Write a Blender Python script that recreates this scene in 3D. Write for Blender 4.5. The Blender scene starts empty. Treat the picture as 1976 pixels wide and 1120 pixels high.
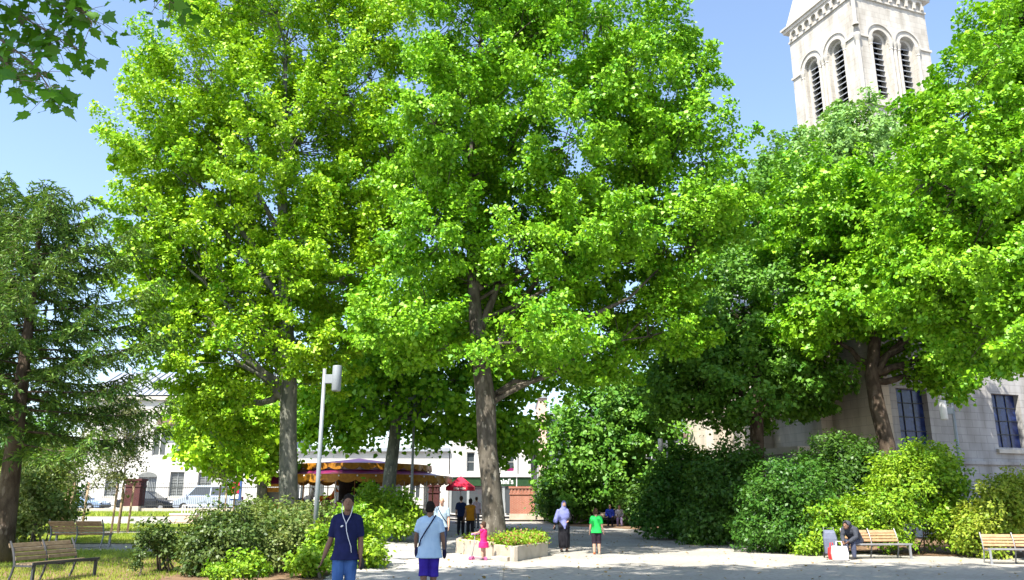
import bpy, bmesh, math, random
import numpy as np
from mathutils import Vector, Matrix

random.seed(7)
RNG = np.random.default_rng(11)
scene = bpy.context.scene
COL = scene.collection
R = math.radians

# ------------------------------------------------------------------ camera, sky, sun
CAM_H, F_PX, PITCH = 1.62, 1550.0, R(14.75)
CT, ST = math.cos(PITCH), math.sin(PITCH)
cd = bpy.data.cameras.new("camera"); cam = bpy.data.objects.new("camera", cd); COL.objects.link(cam)
cam.location = (0, 0, CAM_H); cam.rotation_euler = (R(90) + PITCH, 0, 0)
cd.sensor_width = 36.0; cd.lens = 36.0 * F_PX / 1976.0
cd.clip_start = 0.1; cd.clip_end = 2000
scene.camera = cam

SUN_AZ, SUN_EL = R(212), R(56)          # azimuth clockwise from +Y
SUN_V = Vector((math.sin(SUN_AZ) * math.cos(SUN_EL), math.cos(SUN_AZ) * math.cos(SUN_EL), math.sin(SUN_EL)))
world = bpy.data.worlds.new("World"); scene.world = world; world.use_nodes = True
wn = world.node_tree.nodes; wl = world.node_tree.links
bg = wn["Background"]
sky = wn.new("ShaderNodeTexSky"); sky.sky_type = 'NISHITA'; sky.sun_disc = False
sky.sun_elevation = SUN_EL; sky.sun_rotation = SUN_AZ
sky.air_density = 1.0; sky.dust_density = 1.3; sky.ozone_density = 0.7
wl.new(sky.outputs[0], bg.inputs[0]); bg.inputs[1].default_value = 0.14
ld = bpy.data.lights.new("sun", 'SUN'); ld.energy = 5.0; ld.angle = R(0.6); ld.color = (1.0, 0.93, 0.80)
sun = bpy.data.objects.new("sun", ld); COL.objects.link(sun)
sun.rotation_euler = (-SUN_V).to_track_quat('-Z', 'Y').to_euler()
scene.view_settings.view_transform = 'Standard'; scene.view_settings.look = 'None'
scene.view_settings.exposure = 1.3; scene.view_settings.gamma = 1.0
scene.view_settings.use_curve_mapping = False
scene.cycles.max_bounces = 8; scene.cycles.transmission_bounces = 6; scene.cycles.diffuse_bounces = 2

# ------------------------------------------------------------------ placing helpers
def smooth(a, b, t):
    t = min(1.0, max(0.0, (t - a) / (b - a))); return t * t * (3 - 2 * t)
def gz(x, y):
    c = 0.33 * min(1.0, max(0.0, (y - 20) / 38.0)) ** 2
    l = min(0.87, max(0.0, 0.0175 * (y - 10.5)))
    k = 1 - smooth(-9, -2.5, x)
    return c * (1 - k) + l * k
def x_at(px, y, z): return (px - 988) * (y * CT + (z - CAM_H) * ST) / F_PX
def z_at(py, y):
    v = (560 - py) / F_PX
    return CAM_H + y * (ST + v * CT) / (CT - v * ST)
def W(px, py, y):
    z = z_at(py, y); return Vector((x_at(px, y, z), y, z))
def G(px, y):
    z = 0.0
    for _ in range(6):
        x = x_at(px, y, z); z = gz(x, y)
    return Vector((x, y, z))
def ppm(y): return F_PX / (y * CT)          # source pixels per metre near eye level

# ------------------------------------------------------------------ object helpers
def link(o, parent=None):
    COL.objects.link(o)
    if parent is not None: o.parent = parent
    return o
def tag(o, label=None, cat=None, group=None, kind=None):
    if label: o['label'] = label
    if cat: o['category'] = cat
    if group: o['group'] = group
    if kind: o['kind'] = kind
    return o
def thing(name, label, cat, loc=(0, 0, 0), rz=0.0, group=None):
    o = bpy.data.objects.new(name, None); o.empty_display_size = 0.2
    COL.objects.link(o); o.location = loc; o.rotation_euler = (0, 0, rz)
    return tag(o, label, cat, group)
def children(o): return [c for c in bpy.data.objects if c.parent == o]
def copy_tree(o, loc, rz, label, cat=None, group=None):
    c = o.copy(); COL.objects.link(c); c.location = loc; c.rotation_euler = (0, 0, rz)
    c['label'] = label
    def rec(src, dst):
        for ch in children(src):
            d = ch.copy(); COL.objects.link(d); d.parent = dst; rec(ch, d)
    rec(o, c)
    return c

class MB:
    def __init__(s): s.v = []; s.f = []; s.m = []
    def add(s, vs, fs, mi=0):
        b = len(s.v); s.v += [tuple(p) for p in vs]
        for f in fs: s.f.append([b + i for i in f]); s.m.append(mi)
        return s
    def box(s, c, size, rz=0.0, mi=0, rot=None):
        hx, hy, hz = size[0] / 2, size[1] / 2, size[2] / 2
        M = rot if rot is not None else Matrix.Rotation(rz, 3, 'Z')
        c = Vector(c)
        vs = [c + M @ Vector((x * hx, y * hy, z * hz)) for x in (-1, 1) for y in (-1, 1) for z in (-1, 1)]
        return s.add(vs, [(0, 1, 3, 2), (4, 6, 7, 5), (0, 4, 5, 1), (2, 3, 7, 6), (0, 2, 6, 4), (1, 5, 7, 3)], mi)
    def beam(s, a, b, w, h, mi=0):
        a = Vector(a); b = Vector(b); d = b - a; L = d.length; q = d.to_track_quat('X', 'Z').to_matrix()
        return s.box((a + b) / 2, (L, w, h), rot=q, mi=mi)
    def tube(s, pts, ra, rb=None, seg=8, side=None, mi=0, caps=True):
        pts = [Vector(p) for p in pts]; n = len(pts)
        if not hasattr(ra, '__len__'): ra = [ra] * n
        if rb is None: rb = ra
        elif not hasattr(rb, '__len__'): rb = [rb] * n
        rings = []
        T = []
        for i in range(n):
            t = pts[min(i + 1, n - 1)] - pts[max(i - 1, 0)]
            T.append(t.normalized() if t.length > 1e-9 else Vector((0, 0, 1)))
        sv = Vector(side) if side is not None else (Vector((1, 0, 0)) if abs(T[0].x) < 0.8 else Vector((0, 1, 0)))
        def ring(c, t, a, b):
            nonlocal sv
            u = sv - t * sv.dot(t)
            if u.length < 1e-6: u = t.orthogonal()
            u.normalize(); w = t.cross(u)
            if side is None: sv = u
            return [c + u * (a * math.cos(2 * math.pi * k / seg)) + w * (b * math.sin(2 * math.pi * k / seg)) for k in range(seg)]
        if caps == 'round':
            for q in (0.35, 0.75):
                e = math.sqrt(1 - (1 - q) ** 2); r = min(ra[0], rb[0])
                rings.append(ring(pts[0] - T[0] * r * (1 - q) * 0.9, T[0], ra[0] * e, rb[0] * e))
        for i in range(n): rings.append(ring(pts[i], T[i], ra[i], rb[i]))
        if caps == 'round':
            for q in (0.75, 0.35):
                e = math.sqrt(1 - (1 - q) ** 2); r = min(ra[-1], rb[-1])
                rings.append(ring(pts[-1] + T[-1] * r * (1 - q) * 0.9, T[-1], ra[-1] * e, rb[-1] * e))
        vs = [p for r in rings for p in r]; fs = []
        for i in range(len(rings) - 1):
            for k in range(seg):
                k2 = (k + 1) % seg
                fs.append((i * seg + k, i * seg + k2, (i + 1) * seg + k2, (i + 1) * seg + k))
        if caps:
            fs.append(tuple(range(seg - 1, -1, -1))); o = (len(rings) - 1) * seg
            fs.append(tuple(o + k for k in range(seg)))
        return s.add(vs, fs, mi)
    def ell(s, c, r, seg=12, rings=8, mi=0, rot=None):
        c = Vector(c); vs = []; fs = []
        M = rot if rot is not None else Matrix.Identity(3)
        for i in range(1, rings):
            a = math.pi * i / rings
            for k in range(seg):
                b = 2 * math.pi * k / seg
                vs.append(c + M @ Vector((r[0] * math.sin(a) * math.cos(b), r[1] * math.sin(a) * math.sin(b), -r[2] * math.cos(a))))
        lo = len(vs); vs.append(c + M @ Vector((0, 0, -r[2]))); hi = len(vs); vs.append(c + M @ Vector((0, 0, r[2])))
        for i in range(rings - 2):
            for k in range(seg):
                k2 = (k + 1) % seg; fs.append((i * seg + k, i * seg + k2, (i + 1) * seg + k2, (i + 1) * seg + k))
        for k in range(seg):
            k2 = (k + 1) % seg; fs.append((lo, k2, k)); o = (rings - 2) * seg; fs.append((hi, o + k, o + k2))
        return s.add(vs, fs, mi)
    def lathe(s, prof, c=(0, 0, 0), seg=24, mi=0, closed=False):
        c = Vector(c); vs = []; fs = []; n = len(prof)
        for r, z in prof:
            for k in range(seg):
                a = 2 * math.pi * k / seg; vs.append(c + Vector((r * math.cos(a), r * math.sin(a), z)))
        for i in range(n - 1 if not closed else n):
            j = (i + 1) % n
            for k in range(seg):
                k2 = (k + 1) % seg; fs.append((i * seg + k, i * seg + k2, j * seg + k2, j * seg + k))
        return s.add(vs, fs, mi)
    def prism(s, poly, M, depth, mi=0):
        """poly: 2-D outline (u,v); M maps (u,v,w) to world; w runs 0..depth"""
        n = len(poly)
        vs = [M @ Vector((u, v, 0)) for u, v in poly] + [M @ Vector((u, v, depth)) for u, v in poly]
        fs = [tuple(range(n - 1, -1, -1)), tuple(range(n, 2 * n))]
        for i in range(n): j = (i + 1) % n; fs.append((i, j, n + j, n + i))
        return s.add(vs, fs, mi)
    def mesh(s, name):
        me = bpy.data.meshes.new(name); me.from_pydata(s.v, [], s.f)
        if any(s.m): me.polygons.foreach_set('material_index', s.m)
        bm = bmesh.new(); bm.from_mesh(me); bmesh.ops.recalc_face_normals(bm, faces=bm.faces); bm.to_mesh(me); bm.free()
        return me
    def build(s, name, mats, parent=None, smooth_=False, bevel=0.0):
        me = s.mesh(name)
        for m in (mats if isinstance(mats, (list, tuple)) else [mats]): me.materials.append(m)
        if bevel > 0:
            bm = bmesh.new(); bm.from_mesh(me)
            bmesh.ops.bevel(bm, geom=[e for e in bm.edges if e.is_manifold and e.calc_face_angle(0) > 0.6], offset=bevel, segments=1, affect='EDGES', profile=0.5)
            bm.to_mesh(me); bm.free()
        if smooth_: me.polygons.foreach_set('use_smooth', [True] * len(me.polygons))
        return link(bpy.data.objects.new(name, me), parent)

def remeshed(mb, name, mats, voxel, parent=None, extra=None, smooth_it=3):
    """one continuous skin over overlapping shapes; extra is joined on afterwards (material slot kept)"""
    me = mb.mesh(name + '_raw'); o = bpy.data.objects.new(name + '_raw', me); COL.objects.link(o)
    m = o.modifiers.new('r', 'REMESH'); m.mode = 'VOXEL'; m.voxel_size = voxel
    if smooth_it:
        sm = o.modifiers.new('s', 'SMOOTH'); sm.factor = 0.5; sm.iterations = smooth_it
    dg = bpy.context.evaluated_depsgraph_get()
    em = bpy.data.meshes.new_from_object(o.evaluated_get(dg)); em.name = name
    bpy.data.objects.remove(o); bpy.data.meshes.remove(me)
    if extra is not None and extra.v:
        bm = bmesh.new(); bm.from_mesh(em); x = extra.mesh('x'); bm.from_mesh(x); bm.to_mesh(em); bm.free(); bpy.data.meshes.remove(x)
    em.materials.clear()
    for mm in (mats if isinstance(mats, (list, tuple)) else [mats]): em.materials.append(mm)
    em.polygons.foreach_set('use_smooth', [True] * len(em.polygons))
    return link(bpy.data.objects.new(name, em), parent)

# ------------------------------------------------------------------ materials
def nodes(name):
    m = bpy.data.materials.new(name); m.use_nodes = True
    nt = m.node_tree; return m, nt.nodes, nt.links, nt.nodes["Principled BSDF"]
def rgba(c): return (c[0], c[1], c[2], 1.0)
def pmat(name, c1, c2=None, scale=6.0, rough=0.75, bump=0.0, bscale=None, metal=0.0, detail=5.0, lo=0.35, hi=0.65, spec=0.3):
    m, n, l, p = nodes(name)
    p.inputs['Roughness'].default_value = rough; p.inputs['Metallic'].default_value = metal
    p.inputs['Specular IOR Level'].default_value = spec
    tc = n.new('ShaderNodeTexCoord')
    if c2 is None: c2 = tuple(x * 0.86 for x in c1)
    nz = n.new('ShaderNodeTexNoise'); nz.inputs['Scale'].default_value = scale; nz.inputs['Detail'].default_value = detail
    l.new(tc.outputs['Object'], nz.inputs['Vector'])
    rp = n.new('ShaderNodeValToRGB'); rp.color_ramp.elements[0].position = lo; rp.color_ramp.elements[1].position = hi
    rp.color_ramp.elements[0].color = rgba(c1); rp.color_ramp.elements[1].color = rgba(c2)
    l.new(nz.outputs['Fac'], rp.inputs[0]); l.new(rp.outputs[0], p.inputs['Base Color'])
    if bump > 0:
        b = n.new('ShaderNodeBump'); b.inputs['Strength'].default_value = bump; b.inputs['Distance'].default_value = 0.02
        nb = n.new('ShaderNodeTexNoise'); nb.inputs['Scale'].default_value = bscale or scale * 6; nb.inputs['Detail'].default_value = 4
        l.new(tc.outputs['Object'], nb.inputs['Vector']); l.new(nb.outputs['Fac'], b.inputs['Height']); l.new(b.outputs[0], p.inputs['Normal'])
    return m
def ground_mat(name, c1, c2, c3, s1=0.35, s2=9.0, bump=0.35):
    m, n, l, p = nodes(name)
    p.inputs['Roughness'].default_value = 0.9; p.inputs['Specular IOR Level'].default_value = 0.15
    tc = n.new('ShaderNodeTexCoord')
    a = n.new('ShaderNodeTexNoise'); a.inputs['Scale'].default_value = s1; a.inputs['Detail'].default_value = 6
    b = n.new('ShaderNodeTexNoise'); b.inputs['Scale'].default_value = s2; b.inputs['Detail'].default_value = 8
    v = n.new('ShaderNodeTexNoise'); v.inputs['Scale'].default_value = 70; v.inputs['Detail'].default_value = 2
    for q in (a, b, v): l.new(tc.outputs['Object'], q.inputs['Vector'])
    r1 = n.new('ShaderNodeValToRGB'); r1.color_ramp.elements[0].position = .38; r1.color_ramp.elements[1].position = .62
    r1.color_ramp.elements[0].color = rgba(c1); r1.color_ramp.elements[1].color = rgba(c2)
    l.new(a.outputs['Fac'], r1.inputs[0])
    r2 = n.new('ShaderNodeValToRGB'); r2.color_ramp.elements[0].position = .5; r2.color_ramp.elements[1].position = .72
    r2.color_ramp.elements[0].color = (0, 0, 0, 1); r2.color_ramp.elements[1].color = (1, 1, 1, 1)
    l.new(b.outputs['Fac'], r2.inputs[0])
    mx = n.new('ShaderNodeMix'); mx.data_type = 'RGBA'
    l.new(r2.outputs[0], mx.inputs['Factor']); l.new(r1.outputs[0], mx.inputs['A']); mx.inputs['B'].default_value = rgba(c3)
    l.new(mx.outputs['Result'], p.inputs['Base Color'])
    bp = n.new('ShaderNodeBump'); bp.inputs['Strength'].default_value = bump; bp.inputs['Distance'].default_value = .015
    l.new(v.outputs['Fac'], bp.inputs['Height']); l.new(bp.outputs[0], p.inputs['Normal'])
    return m
def brick_mat(name, c1, c2, mortar, bw, bh, msize=0.012, rough=0.85, bump=0.3):
    m, n, l, p = nodes(name)
    p.inputs['Roughness'].default_value = rough; p.inputs['Specular IOR Level'].default_value = 0.2
    tc = n.new('ShaderNodeTexCoord'); sx = n.new('ShaderNodeSeparateXYZ'); l.new(tc.outputs['Object'], sx.inputs[0])
    ad = n.new('ShaderNodeMath'); l.new(sx.outputs[0], ad.inputs[0]); l.new(sx.outputs[1], ad.inputs[1])
    cb = n.new('ShaderNodeCombineXYZ'); l.new(ad.outputs[0], cb.inputs[0]); l.new(sx.outputs[2], cb.inputs[1])
    bt = n.new('ShaderNodeTexBrick'); l.new(cb.outputs[0], bt.inputs['Vector'])
    bt.inputs['Scale'].default_value = 1.0; bt.inputs['Brick Width'].default_value = bw; bt.inputs['Row Height'].default_value = bh
    bt.inputs['Mortar Size'].default_value = msize; bt.inputs['Color1'].default_value = rgba(c1); bt.inputs['Color2'].default_value = rgba(c2)
    bt.inputs['Mortar'].default_value = rgba(mortar)
    nz = n.new('ShaderNodeTexNoise'); nz.inputs['Scale'].default_value = 1.3; nz.inputs['Detail'].default_value = 7
    mpz = n.new('ShaderNodeMapping'); mpz.inputs['Scale'].default_value = (1.0, 1.0, .28); l.new(tc.outputs['Object'], mpz.inputs['Vector']); l.new(mpz.outputs[0], nz.inputs['Vector'])
    mx = n.new('ShaderNodeMix'); mx.data_type = 'RGBA'; mx.blend_type = 'MULTIPLY'; mx.inputs['Factor'].default_value = 1.0
    rp = n.new('ShaderNodeValToRGB'); rp.color_ramp.elements[0].position = .3; rp.color_ramp.elements[1].position = .6
    rp.color_ramp.elements[0].color = (.66, .64, .61, 1); rp.color_ramp.elements[1].color = (1, 1, 1, 1)
    l.new(nz.outputs['Fac'], rp.inputs[0]); l.new(bt.outputs['Color'], mx.inputs['A']); l.new(rp.outputs[0], mx.inputs['B'])
    l.new(mx.outputs['Result'], p.inputs['Base Color'])
    bp = n.new('ShaderNodeBump'); bp.inputs['Strength'].default_value = bump; bp.inputs['Distance'].default_value = .01; bp.invert = True
    l.new(bt.outputs['Fac'], bp.inputs['Height']); l.new(bp.outputs[0], p.inputs['Normal'])
    return m
def leaf_mat(name, ca, cb, trans, tcol=None, patch=0.5):
    """two-sided leaf: diffuse + light shining through, hue varying leaf by leaf and branch by branch"""
    m = bpy.data.materials.new(name); m.use_nodes = True; n = m.node_tree.nodes; l = m.node_tree.links; n.clear()
    out = n.new('ShaderNodeOutputMaterial'); geo = n.new('ShaderNodeNewGeometry'); tc = n.new('ShaderNodeTexCoord')
    nz = n.new('ShaderNodeTexNoise'); nz.inputs['Scale'].default_value = patch; nz.inputs['Detail'].default_value = 3
    l.new(tc.outputs['Object'], nz.inputs['Vector'])
    ma = n.new('ShaderNodeMath'); ma.operation = 'MULTIPLY_ADD'; ma.inputs[1].default_value = 0.55; ma.inputs[2].default_value = -0.05
    l.new(geo.outputs['Random Per Island'], ma.inputs[0])
    mb_ = n.new('ShaderNodeMath'); mb_.operation = 'MULTIPLY_ADD'; mb_.inputs[1].default_value = 0.9; l.new(nz.outputs['Fac'], mb_.inputs[0]); l.new(ma.outputs[0], mb_.inputs[2])
    rp = n.new('ShaderNodeValToRGB'); rp.color_ramp.elements[0].position = .3; rp.color_ramp.elements[1].position = .95
    rp.color_ramp.elements[0].color = rgba(ca); rp.color_ramp.elements[1].color = rgba(cb); l.new(mb_.outputs[0], rp.inputs[0])
    d = n.new('ShaderNodeBsdfDiffuse'); l.new(rp.outputs[0], d.inputs['Color'])
    t = n.new('ShaderNodeBsdfTranslucent')
    hs = n.new('ShaderNodeMix'); hs.data_type = 'RGBA'; hs.blend_type = 'MULTIPLY'; hs.inputs['Factor'].default_value = 1.0
    hs.inputs['B'].default_value = rgba(tcol or (1.15, 1.1, 0.4)); l.new(rp.outputs[0], hs.inputs['A']); l.new(hs.outputs['Result'], t.inputs['Color'])
    mx = n.new('ShaderNodeMixShader'); mx.inputs[0].default_value = trans; l.new(d.outputs[0], mx.inputs[1]); l.new(t.outputs[0], mx.inputs[2])
    g = n.new('ShaderNodeBsdfGlossy'); g.inputs['Roughness'].default_value = 0.45; g.inputs['Color'].default_value = (.9, .95, 1, 1)
    m2 = n.new('ShaderNodeMixShader'); m2.inputs[0].default_value = 0.022; l.new(mx.outputs[0], m2.inputs[1]); l.new(g.outputs[0], m2.inputs[2])
    l.new(m2.outputs[0], out.inputs['Surface'])
    return m
def bark_mat(name, c1, c2, c3, scale=3.0):
    m, n, l, p = nodes(name)
    p.inputs['Roughness'].default_value = 0.9; p.inputs['Specular IOR Level'].default_value = .1
    tc = n.new('ShaderNodeTexCoord'); mp = n.new('ShaderNodeMapping'); mp.inputs['Scale'].default_value = (1.6, 1.6, 0.7)
    l.new(tc.outputs['Object'], mp.inputs['Vector'])
    a = n.new('ShaderNodeTexNoise'); a.inputs['Scale'].default_value = scale; a.inputs['Detail'].default_value = 3
    b = n.new('ShaderNodeTexNoise'); b.inputs['Scale'].default_value = scale * 1.4; b.inputs['Detail'].default_value = 5
    c = n.new('ShaderNodeTexNoise'); c.inputs['Scale'].default_value = scale * 9; c.inputs['Detail'].default_value = 4
    mp2 = n.new('ShaderNodeMapping'); mp2.inputs['Location'].default_value = (7, 3, 1); mp2.inputs['Scale'].default_value = (1.6, 1.6, 0.8)
    l.new(tc.outputs['Object'], mp2.inputs['Vector'])
    l.new(mp.outputs[0], a.inputs['Vector']); l.new(mp2.outputs[0], b.inputs['Vector']); l.new(mp.outputs[0], c.inputs['Vector'])
    r1 = n.new('ShaderNodeValToRGB'); r1.color_ramp.elements[0].position = .42; r1.color_ramp.elements[1].position = .58
    r1.color_ramp.elements[0].color = rgba(c1); r1.color_ramp.elements[1].color = rgba(c2); l.new(a.outputs['Fac'], r1.inputs[0])
    r2 = n.new('ShaderNodeValToRGB'); r2.color_ramp.elements[0].position = .6; r2.color_ramp.elements[1].position = .66
    r2.color_ramp.elements[0].color = (0, 0, 0, 1); r2.color_ramp.elements[1].color = (1, 1, 1, 1); l.new(b.outputs['Fac'], r2.inputs[0])
    mx = n.new('ShaderNodeMix'); mx.data_type = 'RGBA'; l.new(r2.outputs[0], mx.inputs['Factor']); l.new(r1.outputs[0], mx.inputs['A']); mx.inputs['B'].default_value = rgba(c3)
    l.new(mx.outputs['Result'], p.inputs['Base Color'])
    bp = n.new('ShaderNodeBump'); bp.inputs['Strength'].default_value = .6; bp.inputs['Distance'].default_value = .03
    l.new(c.outputs['Fac'], bp.inputs['Height']); l.new(bp.outputs[0], p.inputs['Normal'])
    return m
def glass_mat(name, c, rough=0.08):
    m, n, l, p = nodes(name)
    p.inputs['Base Color'].default_value = rgba(c); p.inputs['Roughness'].default_value = rough; p.inputs['Specular IOR Level'].default_value = 0.6
    return m

M = {}
M['sand'] = ground_mat('sandy_ground', (.31, .297, .275), (.39, .373, .345), (.24, .222, .195))
M['concrete_path'] = ground_mat('path_concrete', (.32, .315, .31), (.41, .405, .40), (.26, .255, .25), s1=.6, s2=14, bump=.15)
M['asphalt'] = ground_mat('asphalt', (.06, .06, .065), (.08, .08, .085), (.05, .05, .05), s1=.5)
M['soil'] = ground_mat('bed_soil', (.17, .11, .07), (.24, .16, .10), (.10, .07, .045), s1=.9, s2=6, bump=.8)
M['turf'] = ground_mat('turf', (.15, .24, .04), (.28, .31, .08), (.26, .23, .10), s1=.4, s2=4, bump=.6)
M['grass'] = leaf_mat('grass_blades', (.15, .28, .02), (.42, .48, .09), .35, (1.3, 1.2, .7), patch=.5)
M['plane_leaf'] = leaf_mat('plane_leaf', (.070, .26, .008), (.27, .52, .022), .22)
M['plane_leaf_yellow'] = leaf_mat('plane_leaf_yellow', (.10, .30, .008), (.38, .60, .024), .22)
M['far_leaf'] = leaf_mat('far_leaf', (.06, .20, .025), (.15, .32, .03), .24)
M['pale_leaf'] = leaf_mat('pale_leaf', (.13, .29, .07), (.24, .42, .11), .25)
M['shaded_plane_leaf'] = leaf_mat('shaded_plane_leaf', (.03, .125, .008), (.085, .23, .014), .3)  # plane leaf with a darkened colour, to look shaded against the sky
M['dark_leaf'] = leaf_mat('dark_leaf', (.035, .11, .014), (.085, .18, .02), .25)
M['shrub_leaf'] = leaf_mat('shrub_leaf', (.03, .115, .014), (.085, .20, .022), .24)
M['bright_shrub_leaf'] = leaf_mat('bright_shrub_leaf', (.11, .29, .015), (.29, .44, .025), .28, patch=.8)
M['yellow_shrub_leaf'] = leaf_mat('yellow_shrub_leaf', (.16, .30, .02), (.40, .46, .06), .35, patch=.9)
M['olive_leaf'] = leaf_mat('olive_leaf', (.075, .16, .028), (.22, .27, .08), .3, patch=1.2)
M['laurel_leaf'] = leaf_mat('laurel_leaf', (.035, .09, .015), (.12, .17, .04), .25, patch=1.5)
M['needle'] = leaf_mat('spruce_needle', (.026, .105, .026), (.19, .32, .055), .16, patch=.8)
M['sapling_leaf'] = leaf_mat('sapling_leaf', (.07, .12, .04), (.20, .22, .10), .35, patch=1.0)
M['bark'] = bark_mat('plane_bark', (.07, .062, .050), (.125, .112, .094), (.24, .22, .185))
M['pale_bark'] = bark_mat('pale_plane_bark', (.11, .12, .105), (.19, .195, .17), (.36, .34, .29))
M['dark_bark'] = bark_mat('dark_bark', (.06, .045, .035), (.11, .085, .065), (.15, .12, .10))
M['twig'] = pmat('twig', (.10, .085, .065), (.17, .14, .11), 5)
M['stake'] = pmat('stake_wood', (.42, .32, .22), (.32, .23, .15), 8, .8)
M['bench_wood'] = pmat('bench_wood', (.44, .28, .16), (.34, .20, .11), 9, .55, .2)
M['bench_wood_shaded'] = pmat('shaded_bench_wood', (.22, .17, .11), (.15, .11, .07), 9, .6, .2)  # bench wood again, colour darkened for the benches lying in shade
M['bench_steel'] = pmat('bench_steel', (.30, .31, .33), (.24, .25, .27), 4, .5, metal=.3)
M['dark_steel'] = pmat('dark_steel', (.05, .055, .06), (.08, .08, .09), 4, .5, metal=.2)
M['lamp_steel'] = pmat('lamp_steel', (.27, .30, .33), (.22, .25, .28), 3, .45, metal=.15)
M['lamp_white'] = pmat('lamp_white', (.70, .70, .72), (.62, .62, .64), 3, .4)
M['render_white'] = pmat('white_render', (.55, .545, .53), (.47, .465, .45), .8, .9, .1, 20)
M['render_grey'] = pmat('grey_render', (.34, .38, .46), (.30, .33, .40), .8, .9, .1, 20)
M['render_pink'] = pmat('pink_render', (.62, .45, .38), (.55, .40, .33), .8, .9, .1, 20)
M['stone_trim'] = pmat('stone_trim', (.50, .48, .44), (.42, .40, .36), 2, .85)
M['zinc'] = pmat('zinc_roof', (.34, .37, .42), (.28, .31, .36), 1.5, .5, metal=.2)
M['tile_brown'] = pmat('brown_tiles', (.20, .14, .11), (.14, .10, .08), 6, .8)
M['win_dark'] = glass_mat('window_glass', (.05, .06, .07))
M['win_frame'] = pmat('window_frame', (.25, .27, .28), None, 3, .6)
M['win_white'] = pmat('white_frame', (.7, .7, .68), None, 3, .5)
M['shutter'] = pmat('shutter_grey', (.16, .17, .17), (.12, .13, .13), 5, .6)
M['green_fascia'] = pmat('green_fascia', (.014, .045, .016), (.02, .06, .022), 2, .5)
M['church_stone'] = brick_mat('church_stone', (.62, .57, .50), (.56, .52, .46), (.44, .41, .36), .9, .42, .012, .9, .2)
M['church_shade_stone'] = brick_mat('church_shaded_stone', (.40, .40, .41), (.35, .355, .37), (.27, .27, .28), .8, .36, .014, .9, .25)  # church stone again, shade put into its darker, bluer colour
M['tower_stone'] = brick_mat('tower_stone', (.47, .455, .43), (.425, .41, .385), (.29, .28, .26), 1.1, .5, .012, .9, .15)
M['tower_trim'] = pmat('tower_trim', (.47, .45, .42), (.37, .355, .33), 1.2, .9)
M['louver'] = pmat('louver_slate', (.34, .36, .40), (.27, .29, .33), 3, .7)
M['black'] = pmat('dark_interior', (.012, .012, .014), (.02, .02, .022), 2, .9)
M['stained'] = None
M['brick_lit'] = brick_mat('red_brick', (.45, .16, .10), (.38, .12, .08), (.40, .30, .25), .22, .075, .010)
M['brick_shaded'] = brick_mat('shaded_red_brick', (.10, .028, .03), (.07, .02, .025), (.10, .06, .06), .22, .075, .010)  # red brick again, tree shade put into its darker colour
M['fence'] = pmat('fence_iron', (.03, .034, .034), (.05, .055, .055), 3, .6)
M['conc'] = pmat('planter_concrete', (.46, .41, .34), (.36, .32, .26), 3, .9, .3, 30)
M['kerb'] = pmat('kerb_stone', (.42, .40, .37), (.36, .34, .31), 2, .85, .2)
M['purple'] = pmat('purple_canvas', (.045, .012, .07), (.08, .018, .085), 1.5, .45)
M['gold'] = pmat('gold_paint', (.40, .18, .015), (.26, .11, .01), 6, .4)
M['magenta'] = pmat('magenta_panel', (.22, .015, .07), (.12, .02, .14), 1.2, .35)
M['fringe'] = pmat('dark_curtain', (.016, .010, .010), (.03, .018, .016), 8, .9)
M['orange'] = pmat('orange_paint', (.72, .20, .03), (.60, .14, .02), 4, .35)
M['blue_paint'] = pmat('blue_paint', (.05, .10, .30), (.04, .08, .22), 4, .3)
M['red_canvas'] = pmat('red_canvas', (.68, .02, .06), (.58, .015, .05), 2, .7)
M['dark_red'] = pmat('dark_red_canvas', (.14, .005, .02), None, 2, .7)
M['white'] = pmat('white_paint', (.78, .78, .78), None, 3, .5)
M['tyre'] = pmat('tyre', (.02, .02, .022), None, 6, .85)
M['alloy'] = pmat('alloy_rim', (.5, .5, .52), None, 6, .35, metal=.6)

# stained glass: irregular dark-leaded blue panes
m, n, l, p = nodes('stained_glass')
tc = n.new('ShaderNodeTexCoord'); vo = n.new('ShaderNodeTexVoronoi'); vo.inputs['Scale'].default_value = 5.5
l.new(tc.outputs['Object'], vo.inputs['Vector'])
rp = n.new('ShaderNodeValToRGB'); rp.color_ramp.elements[0].color = (.006, .014, .07, 1); rp.color_ramp.elements[1].color = (.02, .04, .16, 1)
sp = n.new('ShaderNodeSeparateColor'); l.new(vo.outputs['Color'], sp.inputs[0]); l.new(sp.outputs[0], rp.inputs[0]); l.new(rp.outputs[0], p.inputs['Base Color'])
p.inputs['Roughness'].default_value = .25
M['stained'] = m
def cloth(name, c, c2=None, s=7, rough=.85): 
    return pmat(name, c, c2 or tuple(x * .8 for x in c), s, rough, .55, 13, spec=.1)
def paint(name, c):
    m, n, l, p = nodes(name); p.inputs['Base Color'].default_value = rgba(c); p.inputs['Roughness'].default_value = .25
    p.inputs['Metallic'].default_value = .15; p.inputs['Coat Weight'].default_value = .3; p.inputs['Coat Roughness'].default_value = .08
    return m

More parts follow.
